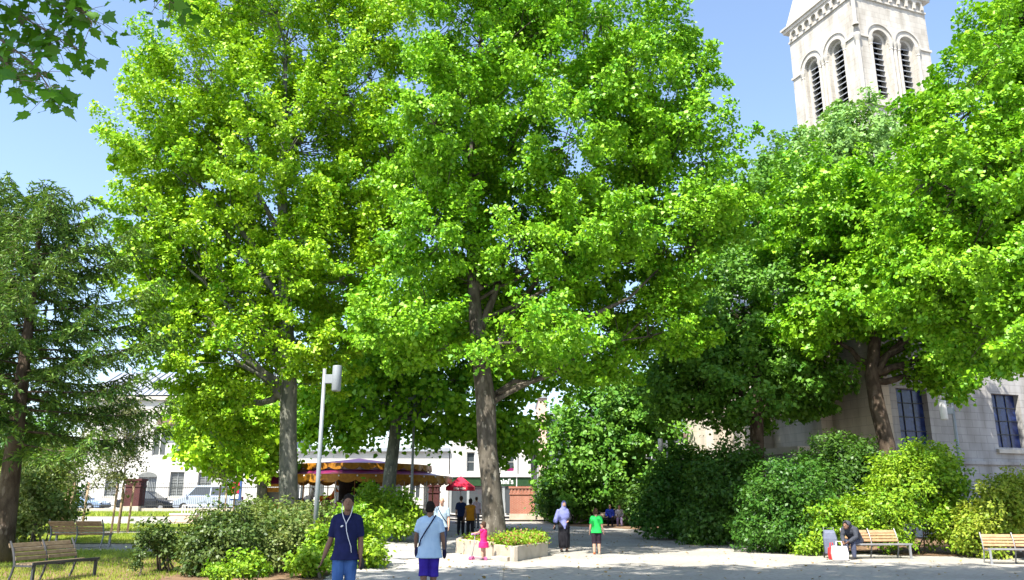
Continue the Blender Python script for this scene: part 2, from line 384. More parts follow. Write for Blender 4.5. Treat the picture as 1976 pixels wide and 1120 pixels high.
# ------------------------------------------------------------------ ground, paths, street
def sheet(name, poly, mat, lift, step=0.5, kind='structure', label=None, cat=None, wob=0.0):
    """a ground sheet with an outline, following the lie of the land, its top `lift` above it"""
    bm = bmesh.new(); pts = []
    n = len(poly)
    for i in range(n):
        a, b = Vector(poly[i] + (0,)), Vector(poly[(i + 1) % n] + (0,)); k = max(1, int((b - a).length / step))
        for j in range(k):
            q = a.lerp(b, j / k); w = wob
            pts.append((q.x + random.uniform(-w, w), q.y + random.uniform(-w, w)))
    bm.faces.new([bm.verts.new((x, y, 0)) for x, y in pts])
    xs = [p[0] for p in pts]; ys = [p[1] for p in pts]
    def cut(co, no):
        bmesh.ops.bisect_plane(bm, geom=bm.verts[:] + bm.edges[:] + bm.faces[:], plane_co=co, plane_no=no)
    gstep = 1.0
    x = math.ceil(min(xs) / gstep) * gstep
    while x < max(xs):
        if -12 < x < 0 : cut((x, 0, 0), (1, 0, 0))
        x += gstep
    y = math.ceil(min(ys) / gstep) * gstep
    while y < max(ys): cut((0, y, 0), (0, 1, 0)); y += gstep * 2
    for v in bm.verts: v.co.z = gz(v.co.x, v.co.y) + lift
    bmesh.ops.triangulate(bm, faces=bm.faces[:])
    me = bpy.data.meshes.new(name); bm.to_mesh(me); bm.free(); me.materials.append(mat)
    me.polygons.foreach_set('use_smooth', [True] * len(me.polygons))
    o = link(bpy.data.objects.new(name, me)); tag(o, label, cat, None, kind); return o

def grid_axis(lo, a, b, hi, fine, coarse):
    g = list(np.arange(lo, a, coarse)) + list(np.arange(a, b, fine)) + list(np.arange(b, hi + coarse, coarse)); return g
gx = grid_axis(-600, -12, 2, 600, 0.5, 42); gy = grid_axis(-120, 8, 64, 900, 1.0, 44)
vs = [(x, y, gz(x, y)) for y in gy for x in gx]; nx = len(gx)
fs = [(j * nx + i, j * nx + i + 1, (j + 1) * nx + i + 1, (j + 1) * nx + i) for j in range(len(gy) - 1) for i in range(nx - 1)]
me = bpy.data.meshes.new('ground'); me.from_pydata(vs, [], fs); me.materials.append(M['sand'])
me.polygons.foreach_set('use_smooth', [True] * len(me.polygons))
tag(link(bpy.data.objects.new('ground', me)), kind='structure')

sheet('concrete_path', [(-3.7, 5), (-0.30, 5), (-0.28, 23.2), (-1.2, 27), (-2.2, 38), (-2.6, 55.5), (-7.6, 55.5), (-6.4, 38), (-4.6, 27), (-4.1, 21)], M['concrete_path'], .02)
sheet('path_seam', [(-0.295, 5), (-0.22, 5), (-0.20, 23.1), (-0.275, 23.2)], M['kerb'], .024)
sheet('lawn', [(-45, 13.5), (-7.0, 13.5), (-6.6, 18), (-7.6, 21), (-9.5, 23.3), (-13, 24.6), (-45, 24.4)], M['turf'], .02, wob=.12)
sheet('lawn', [(-45, 27.3), (-10, 27.2), (-8, 30), (-8.2, 33), (-45, 33)], M['turf'], .02, wob=.12)
sheet('lawn', [(-45, 34.5), (-8.5, 34.5), (-9, 41), (-45, 41.5)], M['turf'], .02, wob=.12)
sheet('lawn', [(-45, 51.5), (-14.5, 51.5), (-14, 56.2), (-45, 56.2)], M['turf'], .02, wob=.12)
sheet('planting_bed', [(-12.5, 15.2), (-6.6, 14.0), (-4.2, 15.2), (-4.0, 17.5), (-4.35, 21), (-4.9, 26), (-6.2, 36), (-7.0, 43), (-10.5, 43), (-9.2, 30), (-9.0, 24), (-11.6, 19.5)], M['soil'], .026, wob=.15)
sheet('planting_bed', [(2.6, 60), (3.0, 50), (8.0, 44), (9.3, 34.5), (11.0, 28.6), (12, 26.0), (16, 24.9), (17.5, 23.4), (40, 21.5), (40, 60)], M['soil'], .02, wob=.2)
sheet('street', [(-90, 58.2), (90, 58.2), (90, 66.5), (-90, 66.5)], M['asphalt'], .03)
sheet('pavement', [(-90, 66.5), (90, 66.5), (90, 80), (-90, 80)], M['kerb'], .14)
sheet('pavement', [(-90, 56.6), (90, 56.6), (90, 58.2), (-90, 58.2)], M['kerb'], .12)

# ------------------------------------------------------------------ leaves
LEAF6 = np.array([(0, 0, 0), (.46, .22, .07), (.34, .58, .05), (0, 1, -.06), (-.34, .58, .05), (-.46, .22, .07)], float)
LEAF8 = np.array([(0, 0, 0), (.40, .06, .05), (.27, .36, .02), (.52, .66, .08), (0, 1.05, -.08), (-.52, .66, .08), (-.27, .36, .02), (-.40, .06, .05)], float)
LEAF4 = np.array([(0, 0, 0), (.30, .45, .05), (0, 1, -.05), (-.30, .45, .05)], float)
BLADE = np.array([(-.06, 0, 0), (.06, 0, 0), (.0, 1, .0)], float)
NEEDLE = np.array([(-.10, 0, 0), (.10, 0, 0), (.13, .5, .02), (0, 1, 0), (-.13, .5, .02)], float)
def unit(a): return a / np.maximum(np.linalg.norm(a, axis=-1, keepdims=True), 1e-9)
def leaf_object(name, pos, nrm, size, mat, parent=None, shape=LEAF6, tip=None):
    """many separate little leaf faces in one crown: base point, facing, length each"""
    N = len(pos); k = len(shape)
    nrm = unit(nrm)
    t = RNG.normal(size=(N, 3)) if tip is None else tip + 0.0
    t = unit(t - nrm * np.sum(t * nrm, axis=1, keepdims=True)); b = np.cross(t, nrm)
    s = size[:, None, None]
    v = pos[:, None, :] + s * (shape[None, :, 0:1] * b[:, None, :] + shape[None, :, 1:2] * t[:, None, :] + shape[None, :, 2:3] * nrm[:, None, :])
    me = bpy.data.meshes.new(name)
    me.vertices.add(N * k); me.vertices.foreach_set('co', v.astype(np.float32).ravel())
    me.loops.add(N * k); me.loops.foreach_set('vertex_index', np.arange(N * k, dtype=np.int32))
    me.polygons.add(N); me.polygons.foreach_set('loop_start', np.arange(0, N * k, k, dtype=np.int32))
    me.update(calc_edges=True); me.materials.append(mat)
    return link(bpy.data.objects.new(name, me), parent)

def clump_cloud(lobes, n, hollow=.5, keep_in=.25, zmin=None, reject=None):
    """clump centres spread through overlapping ellipsoid lobes, thicker towards the outside"""
    C = np.array([tuple(l[0]) for l in lobes]); Rr = np.array([l[1] for l in lobes], float)
    wgt = np.array([(r[0] * r[1] * r[2]) ** .7 for r in Rr]); wgt /= wgt.sum()
    out = []; idx = []
    while sum(len(o) for o in out) < n:
        k = RNG.choice(len(C), size=n, p=wgt); d = unit(RNG.normal(size=(n, 3))); rad = RNG.random(n) ** (1 / 2.6)
        p = C[k] + d * Rr[k] * rad[:, None]
        q = np.linalg.norm((p[:, None, :] - C[None]) / Rr[None], axis=2)
        depth = np.max(1 - q, axis=1)
        ok = (depth < hollow) | (RNG.random(n) < keep_in)
        if zmin is not None: ok &= p[:, 2] > zmin
        if reject is not None: ok &= ~reject(p)
        out.append(p[ok]); idx.append(k[ok])
    p = np.concatenate(out)[:n]; k = np.concatenate(idx)[:n]
    return p, k, C, Rr

def crown_leaves(P, K, C, per, La, Lb, lsize, up=.55, outw=.55, rnd=.6, droop=0.0):
    """leafy shoots: each clump is a tapering spray pointing outwards and up"""
    n = len(P); o = unit(P - C[K]); ax = unit(o + np.array([0, 0, up]) + .45 * RNG.normal(size=(n, 3)))
    i = np.repeat(np.arange(n), per); N = len(i)
    sc = (0.65 + 0.7 * RNG.random(n))[i][:, None]
    t = RNG.random(N)[:, None]
    ax[:, 2] *= np.where(o[:, 2] < .25, .45, 1.0); ax = unit(ax)
    g = RNG.normal(size=(N, 3)); g[:, 2] *= .6; g -= ax[i] * np.sum(g * ax[i], axis=1, keepdims=True)
    pos = P[i] + ax[i] * ((t - .35) * 2 * La * sc) + g * (Lb * sc * (1.0 - .65 * t))
    pos[:, 2] -= droop * np.linalg.norm(g, axis=1) * Lb
    nrm = outw * o[i] + np.array([0, 0, .55]) + rnd * RNG.normal(size=(N, 3))
    size = lsize * (.5 + .95 * RNG.random(N) ** 1.3)
    tip = unit(g) * .8 + ax[i] * .3 + np.array([0, 0, -.35]) + .4 * RNG.normal(size=(N, 3))
    return pos, nrm, size, tip

def branch_system(mb, trunk, trad, lobes, P, K, first, limb_r=.35, twig_r=.022, twig_every=1, limb_up=.9):
    """limbs from the trunk into each lobe, twigs from the limbs to the clumps"""
    trunk = [Vector(p) for p in trunk]
    # resample the trunk
    segs = []
    for a, b, ra, rb in zip(trunk[:-1], trunk[1:], trad[:-1], trad[1:]):
        for j in range(6): segs.append((a.lerp(b, j / 6), ra + (rb - ra) * j / 6))
    segs.append((trunk[-1], trad[-1]))
    lim = []
    for c, r in lobes:
        c = Vector(c); hd = math.hypot(c.x - trunk[0].x, c.y - trunk[0].y)
        zt = min(trunk[-1].z, max(first, c.z - limb_up * hd - .15 * r[2]) + random.uniform(0, .8))
        p0, r0 = min(segs, key=lambda s: abs(s[0].z - zt))
        end = c + (c - p0).normalized() * min(r) * .45
        mid = p0.lerp(c, .5) + Vector((random.uniform(-.5, .5), random.uniform(-.5, .5), .12 * hd))
        pts = []
        for j in range(9):
            t = j / 8; q = p0 * (1 - t) ** 2 + mid * 2 * t * (1 - t) + end * t * t
            if 0 < j < 8: q = q + Vector([random.uniform(-.13, .13) for _ in range(3)])
            pts.append(q)
        rr = [max(.025, r0 * limb_r * 1.7 * (1 - .9 * j / 8)) for j in range(9)]
        mb.tube(pts, rr, seg=7); lim.append(np.array([tuple(q) for q in pts]))
    allp = np.concatenate([np.array([tuple(s[0]) for s in segs if s[0].z > first]).reshape(-1, 3)] + lim)
    for i in range(0, len(P), twig_every):
        p = P[i]; src = np.concatenate([lim[K[i]], allp[::3]]) if len(lim) > K[i] else allp
        d = np.linalg.norm(src - p, axis=1) + .6 * np.maximum(0, src[:, 2] - p[2]); a = src[np.argmin(d)]
        m = (a + p) / 2 + np.array([0, 0, .06]) * np.linalg.norm(p - a) + RNG.normal(size=3) * .08
        mb.tube([a, m, p], [twig_r, twig_r * .7, twig_r * .35], seg=4, caps=False)

def broadleaf(name, label, cat, trunk, trad, lobes, nclump, per, La, Lb, lsize, leafm, barkm, first=3.0, group=None, hollow=.5, keep_in=.2,
              zmin=None, reject=None, shape=LEAF6, flare=1.35, limb_r=.35, limb_up=.9, limbs=(), twig_every=1, seg=14, up=.55, outw=.55, extra_leaves=None, rnd=.6):
    base = Vector(trunk[0]); t = thing(name, label, cat, base, 0, group)
    P, K, C, Rr = clump_cloud(lobes, nclump, hollow, keep_in, zmin, reject)
    mb = MB()
    tp = [Vector(p) for p in trunk]; rr = list(trad)
    lo = tp[0].lerp(tp[1], .0); L = (tp[1] - tp[0]).length; u = (tp[1] - tp[0]).normalized()
    pts = [tp[0] - u * .15, tp[0] + u * .18, tp[0] + u * min(.6, L * .3)] + tp[1:]
    r2 = [rr[0] * flare, rr[0] * (1 + (flare - 1) * .5), rr[0]] + rr[1:]
    mb.tube(pts, r2, seg=seg)
    for pth, r_ in limbs:
        q = [W(*v) for v in pth]; mb.tube(q, [r_ * (1 - .75 * i / (len(q) - 1)) for i in range(len(q))], seg=9)
    branch_system(mb, tp, rr, lobes, P, K, first, limb_r, twig_every=twig_every, limb_up=limb_up)
    off = -base
    mb.v = [(x + off.x, y + off.y, z + off.z) for x, y, z in mb.v]
    mb.build('trunk', barkm, t, True)
    pos, nrm, size, tip = crown_leaves(P, K, C, per, La, Lb, lsize, up, outw, rnd)
    if reject is not None:
        ok = ~reject(pos); pos, nrm, size, tip = pos[ok], nrm[ok], size[ok], tip[ok]
    if zmin is not None:
        ok = pos[:, 2] > zmin - .3; pos, nrm, size, tip = pos[ok], nrm[ok], size[ok], tip[ok]
    leaf_object('crown', pos + np.array(tuple(off)), nrm, size, leafm, t, shape, tip)
    return t
def lobe(px, py, y, rx, rz, ry):
    s = y / F_PX * 1.03; return (W(px, py, y), (rx * s, ry, rz * s))

# ------------------------------------------------------------------ trees
def in_front(p, px0, px1, py0, py1, ymax, prob):
    """the thin part of a crown round its trunk, where few leafy shoots grow"""
    d = p[:, 1] * CT + (p[:, 2] - CAM_H) * ST; px = 988 + F_PX * p[:, 0] / d; py = 560 - F_PX * ((p[:, 2] - CAM_H) * CT - p[:, 1] * ST) / d
    h = np.abs(np.sin(p[:, 0] * 12.9 + p[:, 2] * 78.2) * 43758.5) % 1.0
    return (px > px0) & (px < px1) & (py > py0) & (py < py1) & (p[:, 1] < ymax) & (h < prob)
PG = 'plane trees of the square'
# tall plane on the left, pale straight trunk
b = G(557, 30.5)
TL = broadleaf('plane_tree', 'tall plane tree with straight pale mottled trunk, behind the left lamp post', 'tree',
    [b, W(556, 850, 30.5), W(557, 740, 30.5), W(552, 600, 30.6), W(545, 430, 30.8), W(548, 250, 31), W(552, 90, 31)], [.36, .32, .31, .26, .2, .13, .06],
    [lobe(555, 60, 32, 190, 130, 5), lobe(410, 175, 31, 130, 125, 4.2), lobe(350, 350, 31, 95, 120, 4), lobe(345, 225, 31, 85, 100, 3.6), lobe(362, 520, 30, 105, 130, 4), lobe(330, 445, 30.5, 80, 90, 3.2), lobe(770, 40, 32, 70, 90, 3), lobe(740, 360, 31.5, 90, 150, 3.5),
     lobe(430, 690, 30, 115, 105, 3.6), lobe(560, 320, 32, 200, 200, 5.5), lobe(650, 540, 31, 120, 150, 4), lobe(680, 170, 32.5, 110, 170, 4.5),
     lobe(425, 815, 31, 60, 75, 2.2), lobe(480, -30, 32, 150, 90, 4.5), lobe(690, -60, 33, 110, 90, 4), lobe(340, 640, 30, 55, 55, 2.2), lobe(620, 700, 31, 70, 55, 2.5), lobe(600, 470, 33.5, 140, 140, 3.5), lobe(480, 560, 32.5, 100, 110, 3.2), lobe(310, 560, 30, 65, 110, 3), lobe(295, 415, 30.3, 62, 85, 2.8), lobe(300, 300, 30.6, 60, 80, 2.8), lobe(555, 560, 29.2, 70, 110, 2.2)],
    1020, 330, .76, .28, .124, M['plane_leaf_yellow'], M['pale_bark'], first=5.0, group=PG, hollow=.5, keep_in=.24)
# the big plane in the planter, middle of the picture
TC = broadleaf('plane_tree', 'broad plane tree with thick brown forked trunk, growing out of the concrete planter', 'tree',
    [Vector((-.55, 27.0, .25)), W(950, 960, 27.0), W(940, 860, 27.1), W(937, 770, 27.2), W(920, 640, 27.4), W(912, 530, 27.6), W(905, 380, 28), W(920, 180, 28.3), W(930, 40, 28.6)],
    [.40, .325, .32, .34, .25, .2, .15, .1, .05],
    [lobe(905, 50, 29, 130, 125, 4.5), lobe(1120, 45, 29, 150, 110, 4.5), lobe(1265, 165, 28.5, 120, 125, 4.2), lobe(1020, 20, 30, 80, 70, 3), lobe(1320, 330, 28, 100, 130, 3.8),
     lobe(1300, 490, 27.5, 100, 100, 3.8), lobe(1090, 290, 29, 200, 190, 5.5), lobe(870, 270, 28.5, 130, 180, 4.5), lobe(840, 470, 27, 100, 110, 3.6),
     lobe(1010, 520, 29, 150, 120, 4.5), lobe(790, 640, 27, 100, 70, 3.2), lobe(1060, 650, 26, 110, 50, 3.2), lobe(1265, 650, 28, 85, 60, 3),
     lobe(1130, 480, 27, 130, 80, 3.6), lobe(1360, 430, 28, 60, 90, 3), lobe(930, 690, 25.4, 55, 32, 1.8), lobe(980, 600, 30, 130, 90, 2.8), lobe(1190, 610, 30, 80, 50, 2.6), lobe(1150, 705, 29, 80, 32, 2.4)],
    1000, 330, .76, .28, .124, M['plane_leaf'], M['bark'], first=4.3, group=PG, hollow=.5, keep_in=.22, limb_r=.19, limb_up=.45, limbs=[([(960, 700, 27.3), (1010, 668, 27), (1085, 645, 26.8), (1150, 605, 26.6), (1215, 575, 26.6), (1270, 520, 26.8)], .13), ([(962, 760, 27.2), (1000, 742, 26.6), (1060, 728, 26)], .06), ([(925, 640, 27.4), (950, 580, 27.6), (975, 500, 28), (1010, 400, 28.4)], .17), ([(930, 560, 27.5), (880, 500, 27.6), (840, 430, 27.8)], .11), ([(955, 690, 27.2), (990, 600, 27.8), (1040, 540, 28.4), (1090, 430, 28.8)], .15)], reject=lambda p: in_front(p, 875, 1010, 540, 745, 28.2, .55))
# behind: leaning grey trunk in front of the carousel
b = G(745, 41)
broadleaf('plane_tree', 'plane tree with grey trunk leaning right, standing in front of the carousel', 'tree',
    [b, W(752, 920, 41), W(762, 840, 41.2), W(770, 740, 41.6), W(765, 600, 42)], [.37, .33, .30, .24, .12],
    [lobe(700, 775, 42, 100, 75, 4), lobe(850, 800, 43, 110, 70, 4), lobe(960, 830, 44, 75, 50, 3), lobe(640, 800, 43, 60, 55, 3), lobe(780, 640, 43, 180, 120, 5), lobe(960, 690, 44, 120, 90, 4)],
    300, 130, 1.0, .5, .25, M['plane_leaf'], M['pale_bark'], first=5.5, group=PG, hollow=.6, keep_in=.4)
b = G(505, 46)
broadleaf('plane_tree', 'smaller plane tree with short trunk and low crown, left of the carousel', 'tree',
    [b, W(506, 930, 46), W(500, 860, 46), W(480, 760, 46)], [.30, .27, .24, .1],
    [lobe(440, 820, 46, 75, 80, 3.2), lobe(505, 830, 46, 70, 80, 3.2), lobe(410, 860, 45, 45, 45, 2), lobe(470, 880, 45, 60, 40, 2.2)],
    150, 130, .9, .45, .25, M['plane_leaf_yellow'], M['pale_bark'], first=3.5, group=PG, hollow=.6, keep_in=.4)
# dark-trunked tree over the right-hand shrubs
b = G(1462, 37)
broadleaf('broadleaf_tree', 'spreading tree with black-looking shaded trunk and dark lower crown, over the dark shrubs', 'tree',
    [b, W(1461, 880, 37), W(1460, 800, 37), W(1462, 700, 37.3), W(1470, 560, 38)], [.36, .32, .29, .22, .1],
    [lobe(1440, 750, 37.5, 165, 75, 4.5), lobe(1325, 690, 38, 80, 80, 3.5), lobe(1540, 735, 37, 78, 72, 3), lobe(1450, 610, 38.5, 140, 120, 5),
     lobe(1480, 440, 41, 110, 150, 4.5), lobe(1290, 760, 38, 50, 50, 2.4)],
    430, 220, .85, .37, .165, M['far_leaf'], M['dark_bark'], first=5.2, group='broadleaf trees on the right', hollow=.6, keep_in=.4)
# bent trunk before the church
b = G(1716, 33)
broadleaf('broadleaf_tree', 'tree with bent dark trunk, standing before the lit church corner', 'tree',
    [b, W(1712, 860, 33), W(1693, 785, 33), W(1682, 725, 33.1), W(1690, 640, 33.3), W(1700, 500, 34)], [.35, .31, .31, .27, .22, .12],
    [lobe(1585, 430, 36, 120, 130, 4.2), lobe(1700, 470, 34.5, 130, 150, 4.5), lobe(1640, 590, 33.5, 125, 85, 4), lobe(1790, 640, 32.5, 100, 85, 3.4),
     lobe(1775, 712, 32.5, 60, 30, 2.2), lobe(1850, 735, 32.5, 60, 35, 2.2), lobe(1890, 600, 33, 110, 90, 3.2), (Vector((17.6, 31, 12.6)), (3.6, 3.4, 3.4)), (Vector((20.8, 33, 11.2)), (3.2, 3, 3)), (Vector((20.5, 33.5, 7.6)), (2.4, 2.2, 1.4)), lobe(1570, 640, 34, 65, 50, 3)],  # bare Vector lobes: unseen foliage added to shade the church wall
    620, 220, .8, .34, .16, M['plane_leaf'], M['dark_bark'], first=6.4, group='broadleaf trees on the right', hollow=.6, keep_in=.35, reject=lambda p: in_front(p, 1655, 1745, 650, 900, 33.2, .95))
b = G(1600, 50)
broadleaf('broadleaf_tree', 'paler tree farther back, its rounded top in front of the bell tower', 'tree',
    [b, W(1605, 800, 50), W(1620, 560, 50), W(1635, 360, 50)], [.4, .34, .24, .1],
    [lobe(1640, 310, 50, 95, 105, 4.5), lobe(1530, 345, 50, 75, 85, 4), lobe(1590, 480, 50, 120, 120, 5), lobe(1700, 420, 50, 80, 90, 4)],
    420, 140, 1.0, .48, .24, M['pale_leaf'], M['dark_bark'], first=8, group='broadleaf trees on the right', hollow=.6, keep_in=.3)
# the near tree on the right edge
b = G(2090, 22.5)
broadleaf('broadleaf_tree', 'tall bright green tree cut off by the right edge of the picture', 'tree',
    [b, W(2085, 800, 22.5), W(2070, 500, 22.8), W(2030, 250, 23), W(2000, 60, 23.5)], [.4, .33, .26, .17, .07],
    [lobe(1985, 60, 24, 95, 110, 3), lobe(1875, 200, 23.5, 105, 85, 3), lobe(1850, 370, 23, 110, 120, 3.2), lobe(1970, 300, 23, 100, 150, 3.4),
     lobe(1880, 540, 22.5, 120, 100, 3), lobe(1965, 660, 22, 80, 75, 2.4), lobe(1800, 560, 24, 70, 70, 2.6), lobe(2060, 480, 22.5, 100, 150, 3), lobe(1935, 90, 23.6, 45, 80, 2.2), (Vector((20.3, 25.5, 17.5)), (3, 3.4, 3))],
    600, 260, .6, .25, .12, M['plane_leaf'], M['bark'], first=5, group='broadleaf trees on the right', hollow=.6, keep_in=.3)
# tall leafy thicket tree at the end of the square
b = G(1185, 55)
broadleaf('broadleaf_tree', 'dense bushy tree reaching almost to the ground, right of the brick gate pier', 'tree',
    [b, W(1186, 930, 55), W(1188, 860, 55), W(1190, 780, 55)], [.25, .22, .18, .08],
    [lobe(1185, 820, 55, 95, 80, 4), lobe(1115, 870, 54, 60, 70, 3), lobe(1245, 850, 54, 65, 95, 3.2), lobe(1100, 955, 53.5, 55, 50, 2.4), lobe(1180, 930, 54, 90, 70, 3.2), lobe(1225, 770, 55, 45, 45, 2.4)],
    330, 110, 1.0, .5, .26, M['far_leaf'], M['dark_bark'], first=1.5, group='broadleaf trees on the right', hollow=.6, keep_in=.35)

# the trees the photographer stands under: their shade lies across the foreground
def in_view(p, m=60):
    d = p[:, 1] * CT + (p[:, 2] - CAM_H) * ST
    v = (p[:, 2] - CAM_H) * CT - p[:, 1] * ST
    px = 988 + F_PX * p[:, 0] / np.maximum(d, .05); py = 560 - F_PX * v / np.maximum(d, .05)
    return (d > .05) & (px > -m) & (px < 1976 + m) & (py > -m) & (py < 1120 + m)
SH = 'trees shading the foreground'
TA = broadleaf('near_plane_tree', 'near plane tree whose big-leaved, shade-darkened twigs hang into the top left corner', 'tree',
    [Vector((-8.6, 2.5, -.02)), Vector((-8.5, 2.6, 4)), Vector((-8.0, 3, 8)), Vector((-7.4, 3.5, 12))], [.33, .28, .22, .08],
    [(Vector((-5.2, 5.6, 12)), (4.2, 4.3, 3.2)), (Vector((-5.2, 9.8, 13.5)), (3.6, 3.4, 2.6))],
    420, 70, .7, .42, .22, M['shaded_plane_leaf'], M['bark'], first=5, group=SH, hollow=.7, keep_in=.5, reject=in_view)
broadleaf('plane_tree', 'plane tree standing beside the camera, spreading over the foreground path', 'tree',
    [Vector((1.6, -2.6, -.02)), Vector((1.5, -2.4, 5)), Vector((1, 0, 9)), Vector((0, 4, 13))], [.36, .3, .24, .08],
    [(Vector((-1.2, 7.8, 12.5)), (3.8, 4.2, 3)), (Vector((-1, 10.4, 14.5)), (3.6, 3.3, 2.6)), (Vector((3.4, 9.2, 13)), (4, 4, 3)), (Vector((4.6, 11, 14.5)), (3.6, 3.4, 2.6))],
    380, 70, .8, .5, .24, M['plane_leaf'], M['bark'], first=6, group=SH, hollow=.7, keep_in=.5, reject=in_view)
broadleaf('plane_tree', 'plane tree at the right of the camera, its crown above the plaza', 'tree',
    [Vector((10.5, 5, -.02)), Vector((10.4, 5.2, 4)), Vector((10, 6, 8)), Vector((9.5, 7, 12))], [.33, .28, .22, .08],
    [(Vector((8.3, 9.2, 12.5)), (3.6, 3.8, 3)), (Vector((10, 6, 11)), (3.6, 4, 3.4))],
    180, 70, .8, .5, .24, M['plane_leaf'], M['bark'], first=6, group=SH, hollow=.7, keep_in=.5, reject=in_view)

# the hanging twigs of the near plane, large five-lobed leaves
LOBED = np.array([(0, 0), (.16, -.10), (.30, .02), (.46, .04), (.40, .20), (.64, .42), (.44, .48), (.42, .62), (.24, .58), (.16, .78), (.08, .84), (0, 1.1),
                  (-.08, .84), (-.16, .78), (-.24, .58), (-.42, .62), (-.44, .48), (-.64, .42), (-.40, .20), (-.46, .04), (-.30, .02), (-.16, -.10)])
LOBED = np.concatenate([LOBED, (.12 * np.abs(LOBED[:, :1]) - .05 * LOBED[:, 1:] ** 2)], axis=1)
mb = MB(); lp = []; tp_ = []
def twig(path, y0, y1, n, spread):
    pts = [W(px, py, y0 + (y1 - y0) * i / (len(path) - 1)) for i, (px, py) in enumerate(path)]
    mb.tube(pts, [.014 - .009 * i / (len(pts) - 1) for i in range(len(pts))], seg=5)
    for k in range(n):
        t = RNG.random() ** .8 * (len(pts) - 1); i = min(int(t), len(pts) - 2); q = pts[i].lerp(pts[i + 1], t - i)
        e = q + Vector((RNG.normal() * spread, RNG.normal() * spread, RNG.normal() * spread * .7 - .05))
        mb.tube([q, (q + e) / 2 + Vector((0, 0, .02)), e], [.004, .003, .002], seg=4, caps=False)
        lp.append(tuple(e)); tp_.append((e.x - q.x, e.y - q.y, e.z - q.z - .12))
yy = 7.2
twig([(-160, -120), (-60, -20), (20, 20), (90, 60), (150, 95)], yy, yy + .3, 110, .16)
twig([(-120, -60), (-40, 50), (20, 90), (60, 120), (92, 165), (105, 185)], yy, yy - .2, 90, .13)
twig([(-60, -160), (40, -60), (110, -10), (160, 20), (178, 45)], yy, yy, 110, .15)
twig([(60, -200), (180, -110), (260, -40), (320, -5), (350, 20)], yy + .2, yy + .2, 64, .12)
twig([(-140, 0), (-60, 60), (0, 110), (30, 140)], yy, yy, 70, .14)
off = TA.location
mb.v = [(x - off.x, y - off.y, z - off.z) for x, y, z in mb.v]
mb.tube([Vector((.3, .2, 6.5)), Vector((2.0, 2.0, 6.9)), Vector((x_at(-160, yy, 6) - off.x, yy - off.y, z_at(-120, yy) + .02))], [.07, .045, .014], seg=6)
mb.build('hanging_twig', M['twig'], TA, True)
lp = np.array(lp) - np.array(tuple(off)); N = len(lp)
leaf_object('hanging_leaves', lp, np.array([0, -.55, .5]) + .6 * RNG.normal(size=(N, 3)), .135 * (.55 + .7 * RNG.random(N)), M['shaded_plane_leaf'], TA, LOBED, np.array(tp_) + np.array([0, 0, -.06]) + .06 * RNG.normal(size=(N, 3)))

# ------------------------------------------------------------------ spruce on the left
def spruce(label, base, top, height_first, maxr, nb, seed, lean):
    rg = np.random.default_rng(seed)
    t = thing('spruce_tree', label, 'conifer', base, 0, 'spruces on the left')
    base = Vector(base); top = Vector(top); mb = MB(); n = 10
    cl = [base.lerp(top, i / n) + Vector(lean) * math.sin(math.pi * i / n) for i in range(n + 1)]
    mb.tube(cl, [.26 * (1 - .93 * i / n) + .012 for i in range(n + 1)], seg=10)
    P = []; Nn = []; S = []; T = []
    H = (top - base).length
    for b_ in range(nb):
        f = height_first + (1 - height_first) * ((b_ + rg.random() * .7) / nb)
        i = min(int(f * n), n - 1); p0 = cl[i].lerp(cl[i + 1], f * n - i)
        az = b_ * 2.399 + rg.normal() * .25; L = maxr * (1 - f) ** .5 * (.7 + .45 * rg.random()) + .3
        d = np.array([math.cos(az), math.sin(az), 0])
        rise = -.22 + .55 * f
        pts = []
        for k in range(9):
            s = k / 8; z = L * (rise * s - .28 * s * s * (1 - f) + .30 * s ** 4)
            pts.append(np.array(tuple(p0)) + d * L * s + np.array([0, 0, z]))
        mb.tube(pts, [.045 * (1 - f * .6) * (1 - .88 * k / 8) for k in range(9)], seg=5)
        pa = np.array(pts); side = np.array([-d[1], d[0], 0])
        nt = int(8 + 13 * L)
        for q in range(nt):
            s = .18 + .82 * (q + rg.random()) / nt; k = min(int(s * 8), 7); o = pa[k] + (pa[k + 1] - pa[k]) * (s * 8 - k)
            sg = 1 if q % 2 else -1
            tl = (.30 + .42 * (1 - s) + .18 * rg.random()) * (.6 + .4 * min(1, L / 2))
            hang = .35 + .5 * rg.random()
            dr = side * sg * (.75 + .3 * rg.random()) + d * (.5 + .4 * rg.random()); dr = dr / np.linalg.norm(dr)
            e = o + dr * tl + np.array([0, 0, -hang * tl])
            if e[2] < base.z + 1.8 + .6 * rg.random(): continue
            m_ = (o + e) / 2 + np.array([0, 0, .07 * tl])
            mb.tube([o, m_, e], [.008, .006, .003], seg=3, caps=False)
            cnt = int(40 * tl) + 6
            for w in range(cnt):
                u = (w + rg.random()) / cnt; c = o * (1 - u) ** 2 + m_ * 2 * u * (1 - u) + e * u * u
                tdir = unit((e - o)[None])[0]
                P.append(c); r3 = rg.normal(size=3); T.append(tdir * .75 + r3 * .45 + np.array([0, 0, -.25])); Nn.append(np.array([0, 0, .8]) + .6 * rg.normal(size=3)); S.append(.09 + .09 * rg.random())
    off = np.array(tuple(base))
    mb.v = [(x - off[0], y - off[1], z - off[2]) for x, y, z in mb.v]
    mb.build('trunk', M['dark_bark'], t, True)
    leaf_object('needles', np.array(P) - off, np.array(Nn), np.array(S), M['needle'], t, NEEDLE, np.array(T))
    return t
b0 = G(0, 20.3)
spruce('big drooping spruce with dark leaning trunk at the left edge', b0, W(84, 385, 20.6), .30, 4.3, 66, 3, (.0, 0, 0))
b1 = G(-150, 22.5)
spruce('second spruce, only its right side showing at the left edge', b1, W(-5, 365, 22.5), .34, 3.2, 42, 5, (0, 0, 0))

